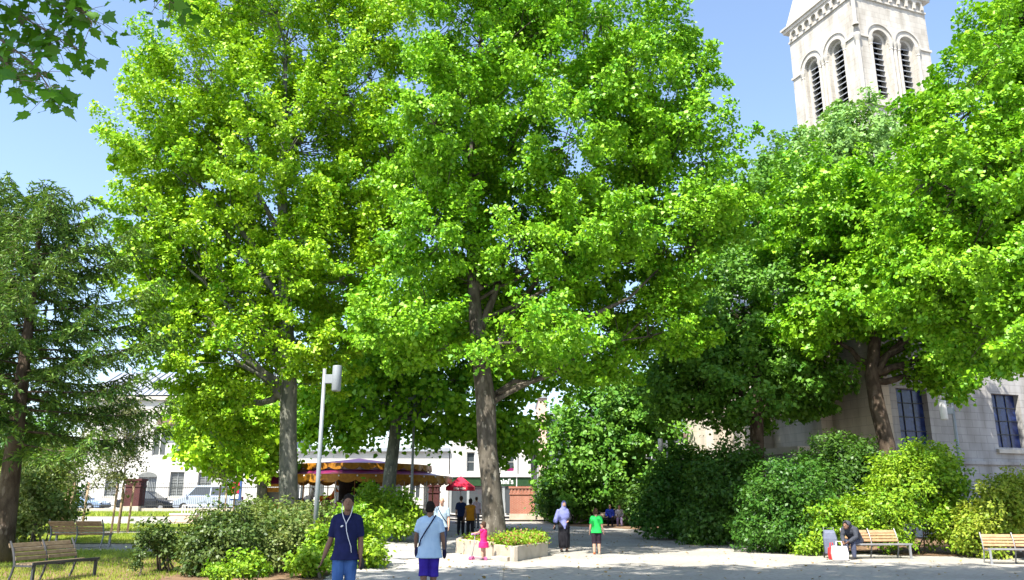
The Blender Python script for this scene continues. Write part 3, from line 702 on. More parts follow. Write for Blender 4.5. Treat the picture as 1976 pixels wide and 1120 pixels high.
# ------------------------------------------------------------------ saplings tied to stakes
def sapling(label, px, y, lobes, n, stakes, leafm, h=2.0):
    b = G(px, y); t = thing('young_tree', label, 'sapling', b, 0, 'staked young trees')
    P, K, C, Rr = clump_cloud(lobes, n, .9, .9)
    mb = MB(); top = max(l[0].z for l in lobes)
    tk = [b - Vector((0, 0, .1)), b + Vector((.02, 0, 1.5)), Vector((lobes[0][0].x, y, top))]
    mb.tube(tk, [.035, .03, .012], seg=7)
    branch_system(mb, tk, [.035, .03, .012], lobes, P, K, 1.6, .6, .012)
    mb.v = [(x - b.x, q - b.y, z - b.z) for x, q, z in mb.v]; mb.build('trunk', M['twig'], t, True)
    pos, nrm, size, tip = crown_leaves(P, K, C, 60, .38, .22, .11, up=-.3)
    leaf_object('crown', pos - np.array(tuple(b)), nrm, size, leafm, t, LEAF4, tip)
    for dx, dy, lean in stakes:
        g = Vector((dx, dy, gz(b.x + dx, b.y + dy) - b.z)); mb = MB()
        mb.tube([g - Vector((0, 0, .1)), g + Vector((lean, 0, h))], .045, seg=8); mb.build('stake', M['stake'], t, True)
    return t
sapling('young tree tied between three wooden stakes, behind the middle bench', 134, 31, [lobe(140, 900, 31, 22, 30, .6), lobe(148, 860, 31, 20, 35, .6)], 26,
        [(-.26, -.2, .10), (.02, -.25, .02), (.35, .1, .06)], M['sapling_leaf'], 1.95)
sapling('young tree with drooping pale leafy crown between three stakes, beside the dark brick pier', 229, 34, [lobe(238, 850, 34, 46, 60, 1.1), lobe(225, 905, 34, 40, 40, .9), lobe(262, 820, 34, 40, 40, .9), lobe(215, 790, 34, 35, 50, .9)], 120,
        [(-.26, -.1, .04), (.05, -.2, .02), (.3, .1, .06)], M['sapling_leaf'], 1.95)
sapling('young tree with three pale stakes and bare crown, in front of the parked van', 432, 44, [lobe(432, 905, 44, 14, 25, .6)], 14,
        [(-.32, -.1, .0), (.1, -.3, .0), (.42, .1, .0)], M['sapling_leaf'], 1.9)

# ------------------------------------------------------------------ shrubs
def shrub(name, label, px, y, lobes, n, per, La, Lb, ls, leafm, group, shape=LEAF6, hollow=.6, keep=.4, stems=5, up=.5, stem_r=.02):
    b = G(px, y); t = thing(name, label, 'shrub', b, 0, group); lobes = [(c, tuple(q * SHK.get(group, .9) for q in r)) for c, r in lobes]
    P, K, C, Rr = clump_cloud(lobes, n, hollow, keep, zmin=b.z + .08)
    far_ = RNG.random(len(P)) < .16; P[far_] += (P - C[K])[far_] * RNG.uniform(.12, .42, (far_.sum(), 1)); P[:, 2] = np.maximum(P[:, 2], b.z + .08)
    mb = MB(); st = []
    for k in range(stems):
        l = lobes[k % len(lobes)]; a = random.uniform(0, 6.28); r = random.uniform(.05, .3)
        s0 = b + Vector((r * math.cos(a), r * math.sin(a), -.05)); e = l[0] + Vector([random.uniform(-.3, .3) * l[1][i] for i in range(3)])
        m_ = s0.lerp(e, .5) + Vector((random.uniform(-.15, .15), random.uniform(-.15, .15), .1))
        mb.tube([s0, m_, e], [stem_r * 1.4, stem_r, stem_r * .5], seg=6); st += [tuple(s0.lerp(m_, .6)), tuple(m_), tuple(m_.lerp(e, .5)), tuple(e)]
    st = np.array(st)
    for i in range(len(P)):
        a = st[np.argmin(np.linalg.norm(st - P[i], axis=1))]
        mb.tube([a, (a + P[i]) / 2 + np.array([0, 0, .03]), P[i]], [stem_r * .5, stem_r * .35, stem_r * .2], seg=4, caps=False)
    mb.v = [(x - b.x, q - b.y, z - b.z) for x, q, z in mb.v]; mb.build('stems', M['twig'], t, True)
    pos, nrm, size, tip = crown_leaves(P, K, C, per, La, Lb, ls, up)
    ok = pos[:, 2] > b.z + .02
    leaf_object('foliage', pos[ok] - np.array(tuple(b)), nrm[ok], size[ok], leafm, t, shape, tip[ok])
    return t
LG = 'shrubs in the left planting bed'; SHK = {LG: .80, 'shrubs along the right side': .82}
shrub('shrub', 'small airy dark green shrub with bare stems, leftmost in the bed behind the front bench', 318, 18.5, [lobe(300, 1035, 18.3, 30, 28, .45), lobe(335, 1050, 18.5, 30, 25, .4)], 46, 55, .2, .13, .085, M['laurel_leaf'], LG, LEAF4, .8, .7, 6)
shrub('shrub', 'largest dark glossy shrub in the left bed, below the white barrier', 420, 18.2, [lobe(405, 1030, 18.2, 50, 42, .75), lobe(450, 1055, 18, 48, 45, .75), lobe(385, 1075, 18, 38, 30, .6), lobe(470, 1010, 18.6, 28, 25, .5)], 170, 75, .24, .16, .085, M['laurel_leaf'], LG, LEAF4, .7, .5, 8)
shrub('shrub', 'mixed olive and dark shrub round the foot of the pale plane trunk', 535, 20, [lobe(520, 1030, 20, 42, 45, .8), lobe(565, 1050, 19.5, 36, 40, .7), lobe(500, 1075, 19, 40, 30, .6)], 130, 70, .26, .17, .095, M['olive_leaf'], LG, LEAF4, .75, .6, 7)
shrub('shrub', 'low bright leafy shrub at the lamp post foot, beside the man in navy', 596, 18.2, [lobe(598, 1085, 18.2, 30, 22, .5), lobe(620, 1060, 19, 24, 30, .5)], 60, 65, .2, .13, .10, M['bright_shrub_leaf'], LG, LEAF4, .8, .7, 5)
shrub('shrub', 'bushy light green shrub directly behind the man in navy', 690, 21.5, [lobe(690, 1030, 21.5, 42, 48, .8), lobe(650, 1045, 21, 40, 45, .8), lobe(715, 1065, 21, 22, 26, .5)], 130, 70, .28, .18, .11, M['bright_shrub_leaf'], LG, LEAF4, .7, .5, 7)
shrub('shrub', 'rounded light green shrub at the path edge, below the carousel right side', 775, 33, [lobe(775, 990, 33, 34, 34, .9), lobe(730, 985, 34, 34, 34, .9), lobe(765, 1012, 32, 30, 18, .7)], 120, 70, .34, .22, .15, M['bright_shrub_leaf'], LG, LEAF4, .7, .5, 7)
shrub('shrub', 'upright yellow green shrub under the carousel centre', 715, 37, [lobe(712, 975, 37, 28, 34, .9), lobe(690, 1000, 36, 30, 26, .8)], 70, 65, .36, .24, .16, M['bright_shrub_leaf'], LG, LEAF4, .7, .5, 6)
shrub('shrub', 'pale mottled shrub between the carousel ticket booth and the plane trunk', 500, 27, [lobe(495, 1000, 27, 34, 30, .8), lobe(470, 1015, 26, 30, 26, .7), lobe(560, 985, 28, 30, 22, .7), lobe(620, 1005, 27, 34, 28, .7)], 130, 65, .3, .2, .12, M['olive_leaf'], LG, LEAF4, .75, .6, 7)
shrub('shrub', 'low weedy plant at the front edge of the left bed', 480, 16.6, [lobe(480, 1095, 16.6, 34, 16, .5), lobe(430, 1105, 16.4, 30, 12, .4)], 46, 50, .16, .1, .08, M['bright_shrub_leaf'], LG, LEAF4, .9, .9, 5, stem_r=.008)
shrub('shrub', 'sparse upright weed on the lawn right of the front bench', 266, 17.5, [lobe(266, 1085, 17.5, 9, 22, .15)], 12, 40, .13, .06, .06, M['laurel_leaf'], LG, LEAF4, .9, .9, 3, stem_r=.008)
shrub('shrub', 'large grey green shrub in the shade under the spruce', 70, 27, [lobe(60, 940, 27, 55, 60, 1.4), lobe(100, 985, 27, 36, 40, 1.0), lobe(40, 1000, 27.5, 40, 36, 1.0), lobe(95, 900, 28, 30, 40, 1)], 170, 75, .4, .26, .13, M['olive_leaf'], LG, LEAF4, .65, .4, 8)
shrub('shrub', 'tall dark shrub behind the grey green one at the far left', 20, 33, [lobe(15, 900, 33, 60, 70, 1.5), lobe(75, 850, 33, 40, 50, 1.2), lobe(120, 960, 33, 26, 45, 1)], 150, 75, .5, .32, .17, M['shrub_leaf'], LG, LEAF4, .65, .4, 8)
RGp = 'shrubs along the right side'
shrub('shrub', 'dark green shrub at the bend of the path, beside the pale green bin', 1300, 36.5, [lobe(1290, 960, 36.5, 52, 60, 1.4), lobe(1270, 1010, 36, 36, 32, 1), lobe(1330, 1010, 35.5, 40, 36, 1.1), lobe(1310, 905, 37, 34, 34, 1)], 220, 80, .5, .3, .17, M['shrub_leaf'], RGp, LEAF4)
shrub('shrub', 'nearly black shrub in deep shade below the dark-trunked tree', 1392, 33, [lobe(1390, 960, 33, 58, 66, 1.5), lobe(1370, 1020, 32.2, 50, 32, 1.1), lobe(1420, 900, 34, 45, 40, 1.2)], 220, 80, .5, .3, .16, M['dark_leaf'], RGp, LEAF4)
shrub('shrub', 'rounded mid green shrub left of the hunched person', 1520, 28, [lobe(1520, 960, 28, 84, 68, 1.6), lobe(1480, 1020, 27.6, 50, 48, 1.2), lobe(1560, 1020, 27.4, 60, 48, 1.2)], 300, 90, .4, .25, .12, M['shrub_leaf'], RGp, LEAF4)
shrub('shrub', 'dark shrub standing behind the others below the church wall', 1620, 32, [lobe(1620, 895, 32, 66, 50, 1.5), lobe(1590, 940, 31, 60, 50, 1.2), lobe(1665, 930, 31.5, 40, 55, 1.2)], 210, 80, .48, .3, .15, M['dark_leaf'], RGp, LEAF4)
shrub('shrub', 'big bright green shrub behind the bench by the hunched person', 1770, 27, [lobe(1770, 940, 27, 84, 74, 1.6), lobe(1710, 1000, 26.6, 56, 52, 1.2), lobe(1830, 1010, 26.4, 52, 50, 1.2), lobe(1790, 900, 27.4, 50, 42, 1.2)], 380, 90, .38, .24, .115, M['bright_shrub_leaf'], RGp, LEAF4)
shrub('shrub', 'yellowish shrub behind the bench cut by the right edge', 1935, 25.5, [lobe(1930, 985, 25.5, 66, 52, 1.3), lobe(1985, 970, 25.5, 60, 50, 1.3), lobe(1890, 1035, 25, 40, 38, 1)], 260, 90, .34, .22, .11, M['yellow_shrub_leaf'], RGp, LEAF4)
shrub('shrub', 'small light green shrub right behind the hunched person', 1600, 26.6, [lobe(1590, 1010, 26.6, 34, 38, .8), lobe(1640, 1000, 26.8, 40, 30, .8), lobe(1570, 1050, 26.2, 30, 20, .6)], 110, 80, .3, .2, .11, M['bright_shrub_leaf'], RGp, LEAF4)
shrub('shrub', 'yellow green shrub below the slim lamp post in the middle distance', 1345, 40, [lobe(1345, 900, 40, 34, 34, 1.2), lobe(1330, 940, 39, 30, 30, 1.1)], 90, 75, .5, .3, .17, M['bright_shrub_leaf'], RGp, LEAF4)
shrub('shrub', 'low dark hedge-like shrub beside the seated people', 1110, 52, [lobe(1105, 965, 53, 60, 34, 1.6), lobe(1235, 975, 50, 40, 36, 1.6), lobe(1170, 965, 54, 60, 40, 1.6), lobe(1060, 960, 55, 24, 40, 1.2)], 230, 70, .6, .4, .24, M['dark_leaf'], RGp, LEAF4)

# ------------------------------------------------------------------ grass
def grass(label, poly_fn, n, h0, h1, xr, yr):
    x = RNG.uniform(xr[0], xr[1], n); y = RNG.uniform(yr[0], yr[1], n)
    ok = np.array([poly_fn(a, b) for a, b in zip(x, y)]); x, y = x[ok], y[ok]; N = len(x)
    z = np.array([gz(a, b) for a, b in zip(x, y)]) + .02
    tip = np.stack([RNG.normal(size=N) * .45, RNG.normal(size=N) * .45, np.ones(N)], 1)
    nrm = np.stack([RNG.normal(size=N), RNG.normal(size=N), .2 * RNG.random(N)], 1)
    o = leaf_object('grass', np.stack([x, y, z], 1), nrm, RNG.uniform(h0, h1, N), M['grass'], None, BLADE * np.array([2.0, 1, 1]), tip)
    return tag(o, label, 'grass', None, 'stuff')
grass('short sunlit lawn grass round the front bench', lambda x, y: x < -7.0 - max(0, (y - 21)) * 1.2, 52000, .04, .09, (-19, -6.8), (13.6, 24.4))
grass('strip of lawn grass behind the middle bench', lambda x, y: True, 26000, .05, .10, (-24, -8.6), (27.4, 32.8))
grass('lawn grass round the stakes of the young trees', lambda x, y: True, 22000, .05, .11, (-28, -9.2), (34.7, 41))
grass('rough grass below the iron fence', lambda x, y: True, 26000, .08, .28, (-36, -14.6), (52, 56))

# ------------------------------------------------------------------ buildings across the street
def window(parent, x0, x1, z0, z1, y, frame_m=None, glass_m=None, bars=1, sill=True, depth=.12, arch=0.0, grid=0):
    """window in a street front facing -Y, set on wall plane y: frame > pane, sill"""
    frame_m = frame_m or M['win_frame']; glass_m = glass_m or M['win_dark']
    mb = MB(); t = .07; yy = y - .03
    mb.box(((x0 + t / 2), yy, (z0 + z1) / 2), (t, .1, z1 - z0)); mb.box(((x1 - t / 2), yy, (z0 + z1) / 2), (t, .1, z1 - z0))
    mb.box(((x0 + x1) / 2, yy, z1 - t / 2), (x1 - x0 - 2 * t, .1, t)); mb.box(((x0 + x1) / 2, yy, z0 + t / 2), (x1 - x0 - 2 * t, .1, t))
    for k in range(bars):
        xx = x0 + (x1 - x0) * (k + 1) / (bars + 1); mb.box((xx, yy, (z0 + z1) / 2), (.06, .09, z1 - z0 - 2 * t))
    for k in range(grid):
        zz = z0 + (z1 - z0) * (k + 1) / (grid + 1); mb.box(((x0 + x1) / 2, yy, zz), (x1 - x0 - 2 * t, .06, .03))
    f = mb.build('window', frame_m, parent)
    g = MB(); g.box(((x0 + x1) / 2, y + .0, (z0 + z1) / 2), (x1 - x0 - .02, .03, z1 - z0 - .02)); g.build('pane', glass_m, f)
    if sill:
        s = MB(); s.box(((x0 + x1) / 2, y - .12, z0 - .07), (x1 - x0 + .3, .3, .12)); s.build('sill', M['stone_trim'], f)
    return f
def punched_front(mb, x0, x1, z0, z1, y, holes, th=.35):
    """wall facing -Y with rectangular holes (hx0,hx1,hz0,hz1), outer face at y-.25"""
    xs = sorted({x0, x1, *[h[0] for h in holes], *[h[1] for h in holes]})
    for a, b in zip(xs[:-1], xs[1:]):
        hs = sorted([h for h in holes if h[0] <= a + 1e-6 and h[1] >= b - 1e-6], key=lambda h: h[2]); z = z0
        for h in hs:
            if h[2] > z: mb.box(((a + b) / 2, y - .25 + th / 2, (z + h[2]) / 2), (b - a, th, h[2] - z))
            z = h[3]
        if z1 > z: mb.box(((a + b) / 2, y - .25 + th / 2, (z + z1) / 2), (b - a, th, z1 - z))
YB = 72.0
def X(px, z=3): return x_at(px, YB, z)
def Z(py): return z_at(py, YB)
g0 = .14
# long white house on the left
wx0, wx1 = X(150), X(540)
t = thing('white_house', 'long two storey white house with zinc roof and arched gate, behind the parked cars', 'house', (0, 0, 0))
arch_w = (X(268), X(304), g0, Z(920)); 
wins = [(X(329), X(356), Z(958), Z(911)), (X(383), X(409), Z(958), Z(912)), (X(430), X(452), Z(958), Z(912)), (X(205), X(228), Z(958), Z(912))]
ups = [(X(336), X(362), Z(878), Z(825)), (X(288), X(314), Z(880), Z(825)), (X(395), X(420), Z(878), Z(825)), (X(235), X(260), Z(880), Z(825)), (X(190), X(212), Z(880), Z(825))]
mb = MB(); punched_front(mb, wx0, wx1, g0, Z(765), YB, wins + ups + [arch_w])
mb.box(((wx0 + wx1) / 2, YB + 5.5, (g0 + Z(765)) / 2), (wx1 - wx0 - .02, 10.4, Z(765) - g0 - .02))
mb.build('wall', M['render_white'], t)
for w in wins: window(t, *w, YB, M['win_frame'], M['shutter'], bars=1, grid=8, sill=True)
for w in ups:
    f = window(t, *w, YB, M['win_white'], bars=1)
gate = MB()
for k in range(11):
    xx = arch_w[0] + .1 + (arch_w[1] - arch_w[0] - .2) * k / 10; gate.box((xx, YB - .05, (g0 + arch_w[3]) / 2), (.05, .05, arch_w[3] - g0 - .1))
gate.box(((arch_w[0] + arch_w[1]) / 2, YB - .07, (g0 + arch_w[3]) / 2), (.16, .07, arch_w[3] - g0 - .1), mi=0)
gt = gate.build('gate', M['win_frame'], t)
mb = MB(); mb.box(((arch_w[0] + arch_w[1]) / 2, YB + .04, (g0 + arch_w[3]) / 2), (arch_w[1] - arch_w[0] - .02, .05, arch_w[3] - g0 - .02)); mb.build('gate_panel', M['render_grey'], gt)
# arched hood over the gate
mb = MB(); cx = (arch_w[0] + arch_w[1]) / 2; hw = (arch_w[1] - arch_w[0]) / 2
pts = [(cx + hw * math.cos(a), YB - .26, arch_w[3] - .05 + .42 * math.sin(a)) for a in np.linspace(math.pi, 0, 13)]
mb.prism([(p[0], p[2]) for p in pts], Matrix(((1, 0, 0, 0), (0, 0, 1, YB - .30), (0, 1, 0, 0), (0, 0, 0, 1))), .04); mb.build('gate_arch', M['shutter'], t)
mb = MB(); mb.box(((wx0 + wx1) / 2, YB - .42, Z(770)), (wx1 - wx0 + .4, .32, .3)); mb.build('cornice', M['stone_trim'], t)
mb = MB(); mb.box(((wx0 + wx1) / 2, YB - .31, Z(796)), (wx1 - wx0, .1, .5)); mb.build('band', M['stone_trim'], t)
mb = MB(); mb.box(((X(300) + X(365)) / 2, YB - .7, Z(816)), (X(365) - X(300), .9, .5)); mb.box(((X(300) + X(365)) / 2, YB - .5, Z(809)), (X(365) - X(300) - .3, .5, .25)); mb.build('tiled_canopy', M['tile_brown'], t)
mb = MB(); zr0, zr1 = Z(764), Z(728)
mb.add([(wx0 - .2, YB - .6, zr0), (wx1 + .2, YB - .6, zr0), (wx1 + .2, YB + 5.5, zr1 + 1.2), (wx0 - .2, YB + 5.5, zr1 + 1.2), (wx0 - .2, YB + 11, zr0), (wx1 + .2, YB + 11, zr0)], [(0, 1, 2, 3), (3, 2, 5, 4), (0, 3, 4), (1, 5, 2), (0, 4, 5, 1)])
k = wx0
while k < wx1:
    mb.beam((k, YB - .58, zr0 + .06), (k, YB + 5.4, zr1 + 1.24), .07, .09); k += .62
mb.build('roof', M['zinc'], t)

# low pale building behind the carousel
t = thing('pale_building', 'low pale building with wide windows behind the carousel', 'building', (0, 0, 0))
x0, x1 = wx1 + .05, X(866); zt = Z(872)
holes = [(X(572), X(588), Z(968), Z(926)), (X(648), X(668), g0, Z(926)), (X(714), X(742), Z(962), Z(930)), (X(748), X(778), Z(962), Z(932)), (X(792), X(812), Z(962), Z(935)), (X(600), X(628), Z(962), Z(926)), (X(820), X(850), g0, Z(934))]
mb = MB(); punched_front(mb, x0, x1, g0, zt, YB, holes); mb.box(((x0 + x1) / 2, YB + 5.5, (g0 + zt) / 2), (x1 - x0 - .02, 10.4, zt - g0 - .02)); mb.build('wall', M['render_white'], t)
for h in holes: window(t, *h, YB, M['win_white'], bars=1, sill=False)
mb = MB(); mb.box(((x0 + x1) / 2, YB + 5, zt + .15), (x1 - x0 + .1, 11.2, .3)); mb.build('roof', M['zinc'], t)

# white corner building with the green shop front
t = thing('shop_building', 'white corner building with green shop fascia, behind the thick plane trunk', 'building', (0, 0, 0))
x0, x1 = X(868), X(1024); zt = Z(838); zf = Z(922)
up = [(X(975), X(993), Z(911), Z(873)), (X(900), X(916), Z(911), Z(873))]
mb = MB(); punched_front(mb, x0, x1, zf, zt, YB, up); mb.box(((x0 + x1) / 2, YB + 5.5, (g0 + zt) / 2), (x1 - x0 - .02, 10.4, zt - g0 - .02)); mb.build('wall', M['render_white'], t)
for w in up:
    f = window(t, *w, YB, M['win_white'], bars=0, sill=False, grid=1)
mb = MB(); mb.box((X(984), YB - .06, Z(907)), (.75, .04, .28)); mb.build('window_box', M['magenta'], t)
mb = MB(); mb.box(((x0 + x1) / 2, YB - .35, (Z(938) + zf) / 2), (x1 - x0, .25, zf - Z(938))); fas = mb.build('fascia', M['green_fascia'], t)
mb = MB(); mb.box(((x0 + x1) / 2, YB - .4, zf + .14), (x1 - x0 + .1, .4, .22)); mb.build('string_course', M['render_white'], t)
def lettering(name, txt, loc, size, mat, parent, extr=.01):
    c = bpy.data.curves.new(name, 'FONT'); c.body = txt; c.size = size; c.extrude = extr; c.align_x = 'CENTER'; c.align_y = 'CENTER'; c.offset = size * .02
    o = bpy.data.objects.new(name, c); COL.objects.link(o); o.rotation_euler = (R(90), 0, 0)
    dg = bpy.context.evaluated_depsgraph_get(); me2 = bpy.data.meshes.new_from_object(o.evaluated_get(dg)); bpy.data.objects.remove(o)
    me2.transform(Matrix.Translation(loc) @ Matrix.Rotation(R(90), 4, 'X')); me2.materials.clear(); me2.materials.append(mat)
    return link(bpy.data.objects.new(name, me2), parent)
lettering('lettering', "nini's", (X(977), YB - .49, Z(930)), .62, M['white'], fas)
for a, b_ in ((872, 902), (906, 930), (975, 1000), (1004, 1020)):
    sh = MB(); sh.box(((X(a) + X(b_)) / 2, YB - .27, (g0 + .5 + Z(940)) / 2), (X(b_) - X(a), .05, Z(940) - g0 - .5))
    sh.build('shop_window', M['win_dark'], t)
for a in (870, 904, 934, 972, 1002, 1022): mb = MB(); mb.box((X(a), YB - .3, (g0 + Z(938)) / 2), (.22, .12, Z(938) - g0 - .02)); mb.build('shop_post', M['win_frame'], t)
mb = MB(); mb.tube([(X(997), YB - .45, g0), (X(997), YB - .45, zt)], .05, seg=8); mb.build('downpipe', M['white'], t)
mb = MB(); mb.box(((x0 + x1) / 2, YB + 5, zt + .2), (x1 - x0 + .1, 11.2, .4)); mb.build('roof', M['zinc'], t)
# grey side wing, pink house, blue grey gable
t = thing('grey_house', 'narrow grey house wing in shade beside the shop', 'house', (0, 0, 0))
mb = MB(); x0, x1 = X(1025), X(1040); zt = Z(835); mb.box(((x0 + x1) / 2, YB + 5.2, (g0 + zt) / 2), (x1 - x0, 9, zt - g0)); mb.build('wall', M['render_grey'], t)
window(t, X(1029), X(1036), Z(910), Z(872), YB + .66, sill=False, bars=0); 
mb = MB(); mb.box(((x0 + x1) / 2, YB + 5.2, zt + .12), (x1 - x0, 9.2, .24)); mb.build('roof', M['zinc'], t)
t = thing('pink_house', 'slim pink house with pale string courses, left of the bushy tree', 'house', (0, 0, 0))
mb = MB(); x0, x1 = X(1040.5), X(1056); zt = Z(770); mb.box(((x0 + x1) / 2, YB + 4, (g0 + zt) / 2), (x1 - x0, 9, zt - g0)); mb.build('wall', M['render_pink'], t)
for py in (916, 872, 820):
    mb = MB(); mb.box(((x0 + x1) / 2, YB - .55, Z(py)), (x1 - x0 + .05, .12, .22)); mb.build('string_course', M['stone_trim'], t)
mb = MB(); mb.box(((x0 + x1) / 2, YB + 4, zt + .15), (x1 - x0 + .2, 9.3, .3)); mb.build('roof', M['zinc'], t)
t = thing('gable_building', 'taller building with plain blue grey gable, seen through the bushy tree', 'building', (0, 0, 0))
mb = MB(); x0, x1 = X(1057) , X(1200); zt = Z(800); mb.box(((x0 + x1) / 2, YB + 9, (g0 + zt) / 2), (x1 - x0, 12, zt - g0)); mb.build('wall', M['render_grey'], t)
mb = MB(); mb.box(((x0 + x1) / 2, YB + 9, zt + .2), (x1 - x0 + .3, 12.4, .4)); mb.build('roof', M['zinc'], t)
t = thing('cream_house', 'cream house glimpsed between the shrubs behind the slim lamp post', 'house', (0, 0, 0))
mb = MB(); x0, x1 = X(1215), X(1470); zt = Z(845); hol = [(X(1250), X(1270), Z(900), Z(868)), (X(1310), X(1330), Z(900), Z(868)), (X(1370), X(1390), Z(900), Z(868))]
punched_front(mb, x0, x1, g0, zt, YB, hol); mb.box(((x0 + x1) / 2, YB + 5.2, (g0 + zt) / 2), (x1 - x0 - .02, 9.8, zt - g0 - .02)); mb.build('wall', M['render_white'], t)
for h in hol: window(t, *h, YB, M['win_white'])
mb = MB(); mb.box(((x0 + x1) / 2, YB + 5, zt + .2), (x1 - x0 + .3, 11, .4)); mb.build('roof', M['tile_brown'], t)

# ------------------------------------------------------------------ church
AX = R(-20.2)                                   # local frame of church and tower: +X runs right and away, +Y left and away
c0 = Vector((17.15, 37.0, 0))
t = thing('church', 'pale stone church with blue stained windows, behind the right hand trees', 'church', c0, -AX)
inv = Matrix.Rotation(AX, 3, 'Z')
def cl(px, py, face='front'):
    """point of the church front (local y=0) or side (local x=0) seen at this pixel"""
    u = (px - 988) / F_PX; v = (560 - py) / F_PX
    d = inv @ Vector((u, CT - v * ST, ST + v * CT)); o = inv @ (Vector((0, 0, CAM_H)) - c0)
    s = -o.y / d.y if face == 'front' else -o.x / d.x
    return o + d * s
HC = 12.5
w1a, w1b = cl(1741, 858), cl(1792, 790); w2a, w2b = cl(1926, 852), cl(1990, 780)
wsp = (w2a.x - w1a.x); ww = w1b.x - w1a.x; z0w, z1w = w1a.z, w1a.z + 2.6
fr = [(w1a.x + wsp * k, w1a.x + wsp * k + ww, z0w, z1w) for k in range(4)]
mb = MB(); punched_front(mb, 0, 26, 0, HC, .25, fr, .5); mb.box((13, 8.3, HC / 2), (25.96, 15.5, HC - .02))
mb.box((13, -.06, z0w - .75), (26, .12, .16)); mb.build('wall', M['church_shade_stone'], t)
for k, f in enumerate(fr):
    g = MB(); g.box(((f[0] + f[1]) / 2, .34, (f[2] + f[3]) / 2), (f[1] - f[0] - .01, .06, f[3] - f[2] - .01)); w = g.build('stained_window', M['stained'], t)
    b_ = MB()
    for j in range(1, 4): b_.box(((f[0] + f[1]) / 2, .27, f[2] + (f[3] - f[2]) * j / 4), (f[1] - f[0], .04, .035))
    for j in range(1, 3): b_.box((f[0] + (f[1] - f[0]) * j / 3, .285, (f[2] + f[3]) / 2), (.03, .03, f[3] - f[2]))
    b_.build('leading', M['fence'], w)
    s = MB(); s.add([(f[0] - .2, -.16, f[2] - .28), (f[1] + .2, -.16, f[2] - .28), (f[1] + .2, -.16, f[2] - .1), (f[0] - .2, -.16, f[2] - .1), (f[0] - .2, .30, f[2] - .28), (f[1] + .2, .30, f[2] - .28), (f[1] + .2, .30, f[2]), (f[0] - .2, .30, f[2])],
                    [(0, 1, 2, 3), (3, 2, 6, 7), (0, 4, 5, 1), (0, 3, 7, 4), (1, 5, 6, 2), (4, 7, 6, 5)]); s.build('sill', M['stone_trim'], w)
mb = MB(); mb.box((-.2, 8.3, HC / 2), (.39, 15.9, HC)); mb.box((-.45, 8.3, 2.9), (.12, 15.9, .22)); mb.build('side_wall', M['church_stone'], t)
for xx in (-.18,):
    mb = MB(); mb.box((xx, -.14, 4.6), (.42, .26, 9.2)); mb.box((xx, -.2, 1.6), (.56, .4, 3.2))
    mb.build('buttress', M['church_stone'], t)
for yy in (3.4, 8.0, 12.6):
    mb = MB(); mb.box((-.75, yy, 4.4), (.7, .7, 8.8)); mb.box((-.85, yy, 1.6), (.95, .9, 3.2)); mb.build('buttress', M['church_stone'], t)
mb = MB(); mb.box((13, 8, HC + .15), (27, 17.2, .3)); mb.add([(-.4, -.5, HC + .3), (26.4, -.5, HC + .3), (26.4, 16.5, HC + .3), (-.4, 16.5, HC + .3), (3, 8, HC + 5), (26.4, 8, HC + 5)], [(0, 1, 5, 4), (2, 3, 4, 5), (0, 4, 3), (1, 2, 5), (0, 3, 2, 1)]); mb.build('roof', M['zinc'], t)
# low sacristy in front of the side wall
t = thing('church_annex', 'low stone annex with flat coping, behind the dark shrub beside the church', 'annex', Vector((14.4, 41.0, 0)), -AX)
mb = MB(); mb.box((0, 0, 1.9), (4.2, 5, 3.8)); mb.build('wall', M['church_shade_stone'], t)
mb = MB(); mb.box((0, 0, 3.95), (4.6, 5.4, .3)); mb.build('coping', M['stone_trim'], t)

# ------------------------------------------------------------------ bell tower
tw = Vector((28.1, 58.0, 0)); TWD = 7.8
t = thing('bell_tower', 'white stone church bell tower with paired louvred arches, rising above the right hand trees', 'tower', tw, -AX)
Zb, Zs, Zi, Zc = 32.2, 33.2, 38.5, 42.0        # body top, sill, impost, cornice foot
mb = MB(); mb.box((TWD / 2, TWD / 2, Zb / 2), (TWD + .3, TWD + .3, Zb)); mb.build('shaft', M['tower_stone'], t)
mb = MB(); mb.box((TWD / 2, TWD / 2, Zb + .12), (TWD + .7, TWD + .7, .28)); mb.build('ledge', M['tower_trim'], t)
mb = MB(); mb.box((TWD / 2, TWD / 2, 37.4), (TWD - 2.2, TWD - 2.2, 9.6)); mb.build('dark_core', M['black'], t)
OP = [(1.55, 3.25), (4.45, 6.15)]; TH = .95
def face_M(k):
    """maps (u along the face, v up, w inwards) to tower space for face k: 0 right/front, 1 left, 2 back, 3 far right"""
    o = [(0, 0), (0, TWD), (TWD, TWD), (TWD, 0)][k]; e = [(1, 0), (0, -1), (-1, 0), (0, 1)][k]; i = (-e[1], e[0])
    return Matrix(((e[0], 0, i[0], o[0]), (e[1], 0, i[1], o[1]), (0, 1, 0, 0), (0, 0, 0, 1)))
wall = MB(); trim = MB()
